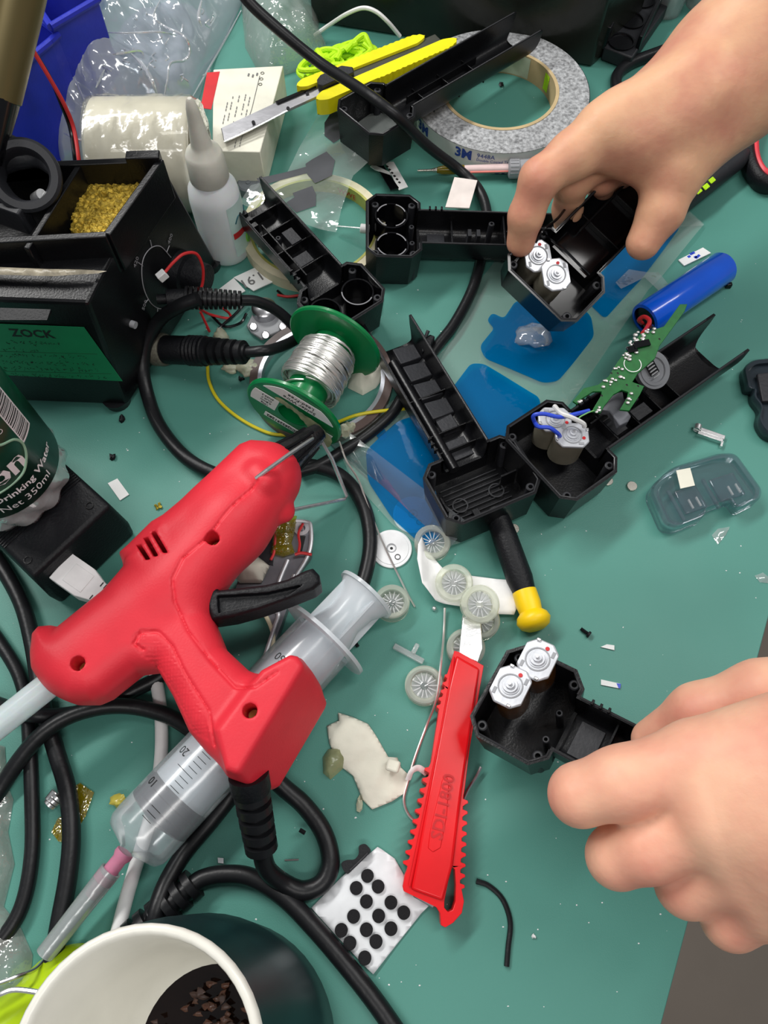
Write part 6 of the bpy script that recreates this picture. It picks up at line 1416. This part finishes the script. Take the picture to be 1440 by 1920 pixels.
B().prism(PP([(563, 1005), (573, 1005), (565, 1040), (560, 1030)], zc + .0004), z0=zc).make('slot', INK, ch)
tag(mound(PP([(520, 976), (560, 980), (556, 1008), (550, 1030), (556, 1048), (535, 1055), (512, 1048), (516, 1020), (512, 1000)]), .003, .004, .003, 120, .0011, base=zc + .0015, seed=6).make('amber_tape', KAP, smooth=60), 'crumpled amber tape over the corner of the grey frame', 'tape')
cable('red_wire', [(568, 982, .012), (560, 1000, .014), (562, 1020, .013), (560, 1035, .012)], .0008, RWR, 'thin red wire over the corner of the grey frame', 'wire', seg=6)
cable('red_wire', [(553, 1040, .012), (565, 1037, .012), (584, 1040, .010)], .0009, RWR, 'short red wire poking right from the amber tape', 'wire', seg=6)
cable('red_wire', [(518, 985, .012), (516, 1010, .012), (514, 1035, .012), (508, 1050, .012)], .0008, RWR, 'thin dark red wire along the left of the amber tape', 'wire', seg=6)
tag(mound(PP([(430, 1075), (455, 1048), (470, 1025), (480, 1030), (482, 1050), (510, 1072), (495, 1103), (455, 1103)]), .008, .007, .003, 60, .0014, base=.009, seed=15).make('crumpled_tape', CRM, smooth=40, solid=.0002), 'crumpled cream tape between the gun barrel and its trigger', 'tape')
# thin steel pen / glue tube
gp2 = TH('dispenser_pen', 'slim pink-barrelled dispenser with amber tip and grey cap', 'pen', P(900, 320, 0))
ga, gb = P(783, 320, .006), P(1000, 314, .008); GD = (gb - ga).normalized(); GL = (gb - ga).length; GM = zframe(ga, gb)
B(GM).lathe([(0, .0008), (.010, .001), (.012, .0016), (.016, .002)], seg=16).make('needle_tip', MAG, gp2)
B(GM).lathe([(.014, .002), (.018, .003), (.030, .0034), (.034, .003)], seg=20).make('amber_nozzle', mat('amber_plastic', S(150, 130, 30), .2, trans=.5), gp2)
B(GM).lathe([(.033, .0028), (GL * .80, .0032)], seg=24).make('barrel', mat('pale_barrel', S(232, 206, 204), .3), gp2)
B(GM).tube([(.0, -.0031 * 0 + .003, .038), (0, .003, GL * .78)], .0008, 6, smooth=False).make('pink_line', mat('pink_ink', S(236, 130, 120), .4), gp2)
pr = [(GL * .79, .0055)];
B(GM).lathe([(GL * .78, .005), (GL * .79, .0068), (GL * .87, .0068), (GL * .88, .0062), (GL, .0062), (GL, .0001)], seg=32, cap1=False).make('grey_cap', GRY, gp2, smooth=35)
for k in range(18): B(GM).box((.0068 * math.cos(k * .35), .0068 * math.sin(k * .35), GL * .83), (.0006, .0006, GL * .07)).make('cap_rib', GRY, gp2)
t = TH('round_knob', 'small grey round knob behind the dropper bottle', 'knob', P(468, 352))
B().lathe([(0, .0085), (.006, .0082), (.007, .007), (.0066, .0055), (.0066, .0018), (.0074, .0016), (.0074, .0001)], Matrix.Translation(P(468, 356, 0)), 30, cap1=False).make('knob_body', mat('knob_grey', S(120, 126, 132), .4), t, smooth=35)
# clip part left of empty shell
t = TH('latch_part', 'small black latch lying on the cable above the empty shell', 'plastic latch', P(800, 640))
B().prism(PP([(788, 640), (806, 626), (816, 630), (808, 648), (792, 660)], .012), z0=.003).make('latch_body', BLM, t, bevel=.0008)
B().cyl(P(803, 620, .014), P(798, 632, .012), .0012, seg=12).make('latch_pin', DGR, t)
# ---------------------------------------------------------------- hands
def C3(X, Y, Z, a, b, ra, rb): return cone(X, Y, Z, P(*a), P(*b), ra, rb)
def hand1(X, Y, Z):
    c = lambda a, b, ra, rb: C3(X, Y, Z, a, b, ra, rb)
    d = c((1640, -180, .19), (1390, 90, .135), .036, .029)
    d = smin(d, c((1560, -60, .16), (1400, 150, .125), .032, .026), .02)
    d = smin(d, c((1372, 110, .130), (1150, 250, .112), .0250, .0170), .022)
    d = smin(d, c((1372, 165, .118), (1195, 275, .106), .026, .0165), .02)
    d = smin(d, c((1350, 140, .125), (1275, 228, .116), .027, .021), .02)
    # index
    d = smin(d, c((1160, 232, .116), (1075, 290, .110), .0150, .0125), .012)
    d = smin(d, c((1075, 290, .110), (1012, 335, .104), .0125, .0108), .006)
    d = smin(d, c((1012, 335, .104), (986, 405, .086), .0108, .0096), .004)
    d = smin(d, c((986, 405, .086), (976, 455, .070), .0096, .0082), .004)
    # thumb
    d = smin(d, c((1328, 212, .114), (1262, 325, .100), .0225, .0160), .018)
    d = smin(d, c((1262, 325, .100), (1240, 395, .088), .0155, .0125), .006)
    th = c((1240, 395, .088), (1206, 455, .076), .0125, .0098)
    d = smin(d, th, .005)
    # middle, ring, little curl down beneath the palm
    m = c((1175, 262, .098), (1072, 338, .088), .0130, .0105)
    m = smin(m, c((1072, 338, .088), (1064, 392, .062), .0102, .0088), .004)
    m = smin(m, c((1064, 392, .062), (1062, 424, .048), .0088, .0078), .004)
    r = smin(c((1200, 275, .094), (1128, 332, .078), .0120, .0098), c((1128, 332, .078), (1128, 366, .052), .0096, .0082), .004)
    l = smin(c((1220, 280, .088), (1165, 325, .070), .0105, .0085), c((1165, 322, .070), (1168, 340, .050), .0085, .0072), .004)
    d = smin(d, m, .006); d = smin(d, r, .004); d = smin(d, l, .004)
    # tendons / knuckles
    for a, b2, ra, rb in (((1300, 140, .140), (1130, 235, .122), .009, .008), ((1330, 180, .136), (1200, 262, .118), .008, .008)): d = smin(d, c(a, b2, ra, rb), .014)
    return d
allp = [P(1640, -180, .19), P(1390, 90, .135), P(976, 455, .07), P(1212, 452, .073), P(1100, 440, .058), P(1560, -60, .16)]
lo, hi = bounds(allp, .042); lo[2] = .036; lo[0] += .028; 
hd = snets(hand1, lo, hi, .0014, 'hand', SKN); tag(hd, 'bare hand and wrist reaching from the top right, gripping a black shell', 'person')
def nail(a, b_, up, m, parent, w=.0055, L=.0085):
    M = frame(P(*a), P(*b_) - P(*a), up)
    rows = [[(x * L, w * math.sin(t), .0024 * math.cos(t) - .0022 - .0010 * x * x) for t in np.linspace(-1.1, 1.1, 9)] for x in np.linspace(-.5, .5, 6)]
    B(M).quadsheet(rows).make('fingernail', m, parent, smooth=180, solid=.0004)
def hand2(X, Y, Z):
    c = lambda a, b, ra, rb: C3(X, Y, Z, a, b, ra, rb)
    d = c((1640, 1395, .150), (1310, 1428, .132), .0270, .0150)
    d = smin(d, c((1640, 1500, .152), (1345, 1530, .132), .0290, .0155), .012)
    d = smin(d, c((1640, 1590, .145), (1395, 1605, .124), .0280, .0150), .012)
    d = smin(d, c((1640, 1670, .135), (1450, 1680, .116), .0260, .0140), .014)
    d = smin(d, c((1640, 1500, .120), (1420, 1500, .105), .0300, .0200), .02)
    i = smin(c((1310, 1430, .131), (1165, 1468, .126), .0145, .0122), c((1165, 1468, .126), (1086, 1490, .120), .0122, .0112), .005)
    i = smin(i, c((1090, 1490, .117), (1150, 1478, .094), .0105, .0090), .004)
    d = smin(d, i, .0035)
    m_ = smin(c((1345, 1532, .128), (1215, 1588, .116), .0140, .0120), c((1215, 1588, .116), (1158, 1606, .108), .0120, .0112), .004)
    m_ = smin(m_, c((1158, 1606, .106), (1200, 1560, .086), .0105, .0090), .004)
    d = smin(d, m_, .003)
    r_ = smin(c((1395, 1606, .122), (1290, 1658, .106), .0135, .0115), c((1290, 1658, .104), (1310, 1610, .084), .0110, .0092), .004)
    d = smin(d, r_, .004)
    l_ = smin(c((1450, 1680, .114), (1372, 1722, .100), .0125, .0108), c((1372, 1722, .098), (1390, 1670, .080), .0102, .0088), .004)
    d = smin(d, l_, .005)
    t_ = smin(c((1620, 1300, .118), (1430, 1305, .110), .0200, .0135), c((1430, 1305, .110), (1310, 1338, .098), .0135, .0118), .006)
    t_ = smin(t_, c((1310, 1338, .098), (1225, 1388, .080), .0115, .0092), .005)
    d = smin(d, t_, .004)
    return d
allp = [P(1640, 1480, .165), P(1620, 1760, .12), P(1085, 1492, .112), P(1225, 1392, .08), P(1620, 1340, .12)]
lo, hi = bounds(allp, .032); lo[2] = .068; lo[0] += .012
h2 = snets(hand2, lo, hi, .0014, 'hand', SK2); tag(h2, 'bare hand at the lower right with curled fingers holding a black shell', 'person')
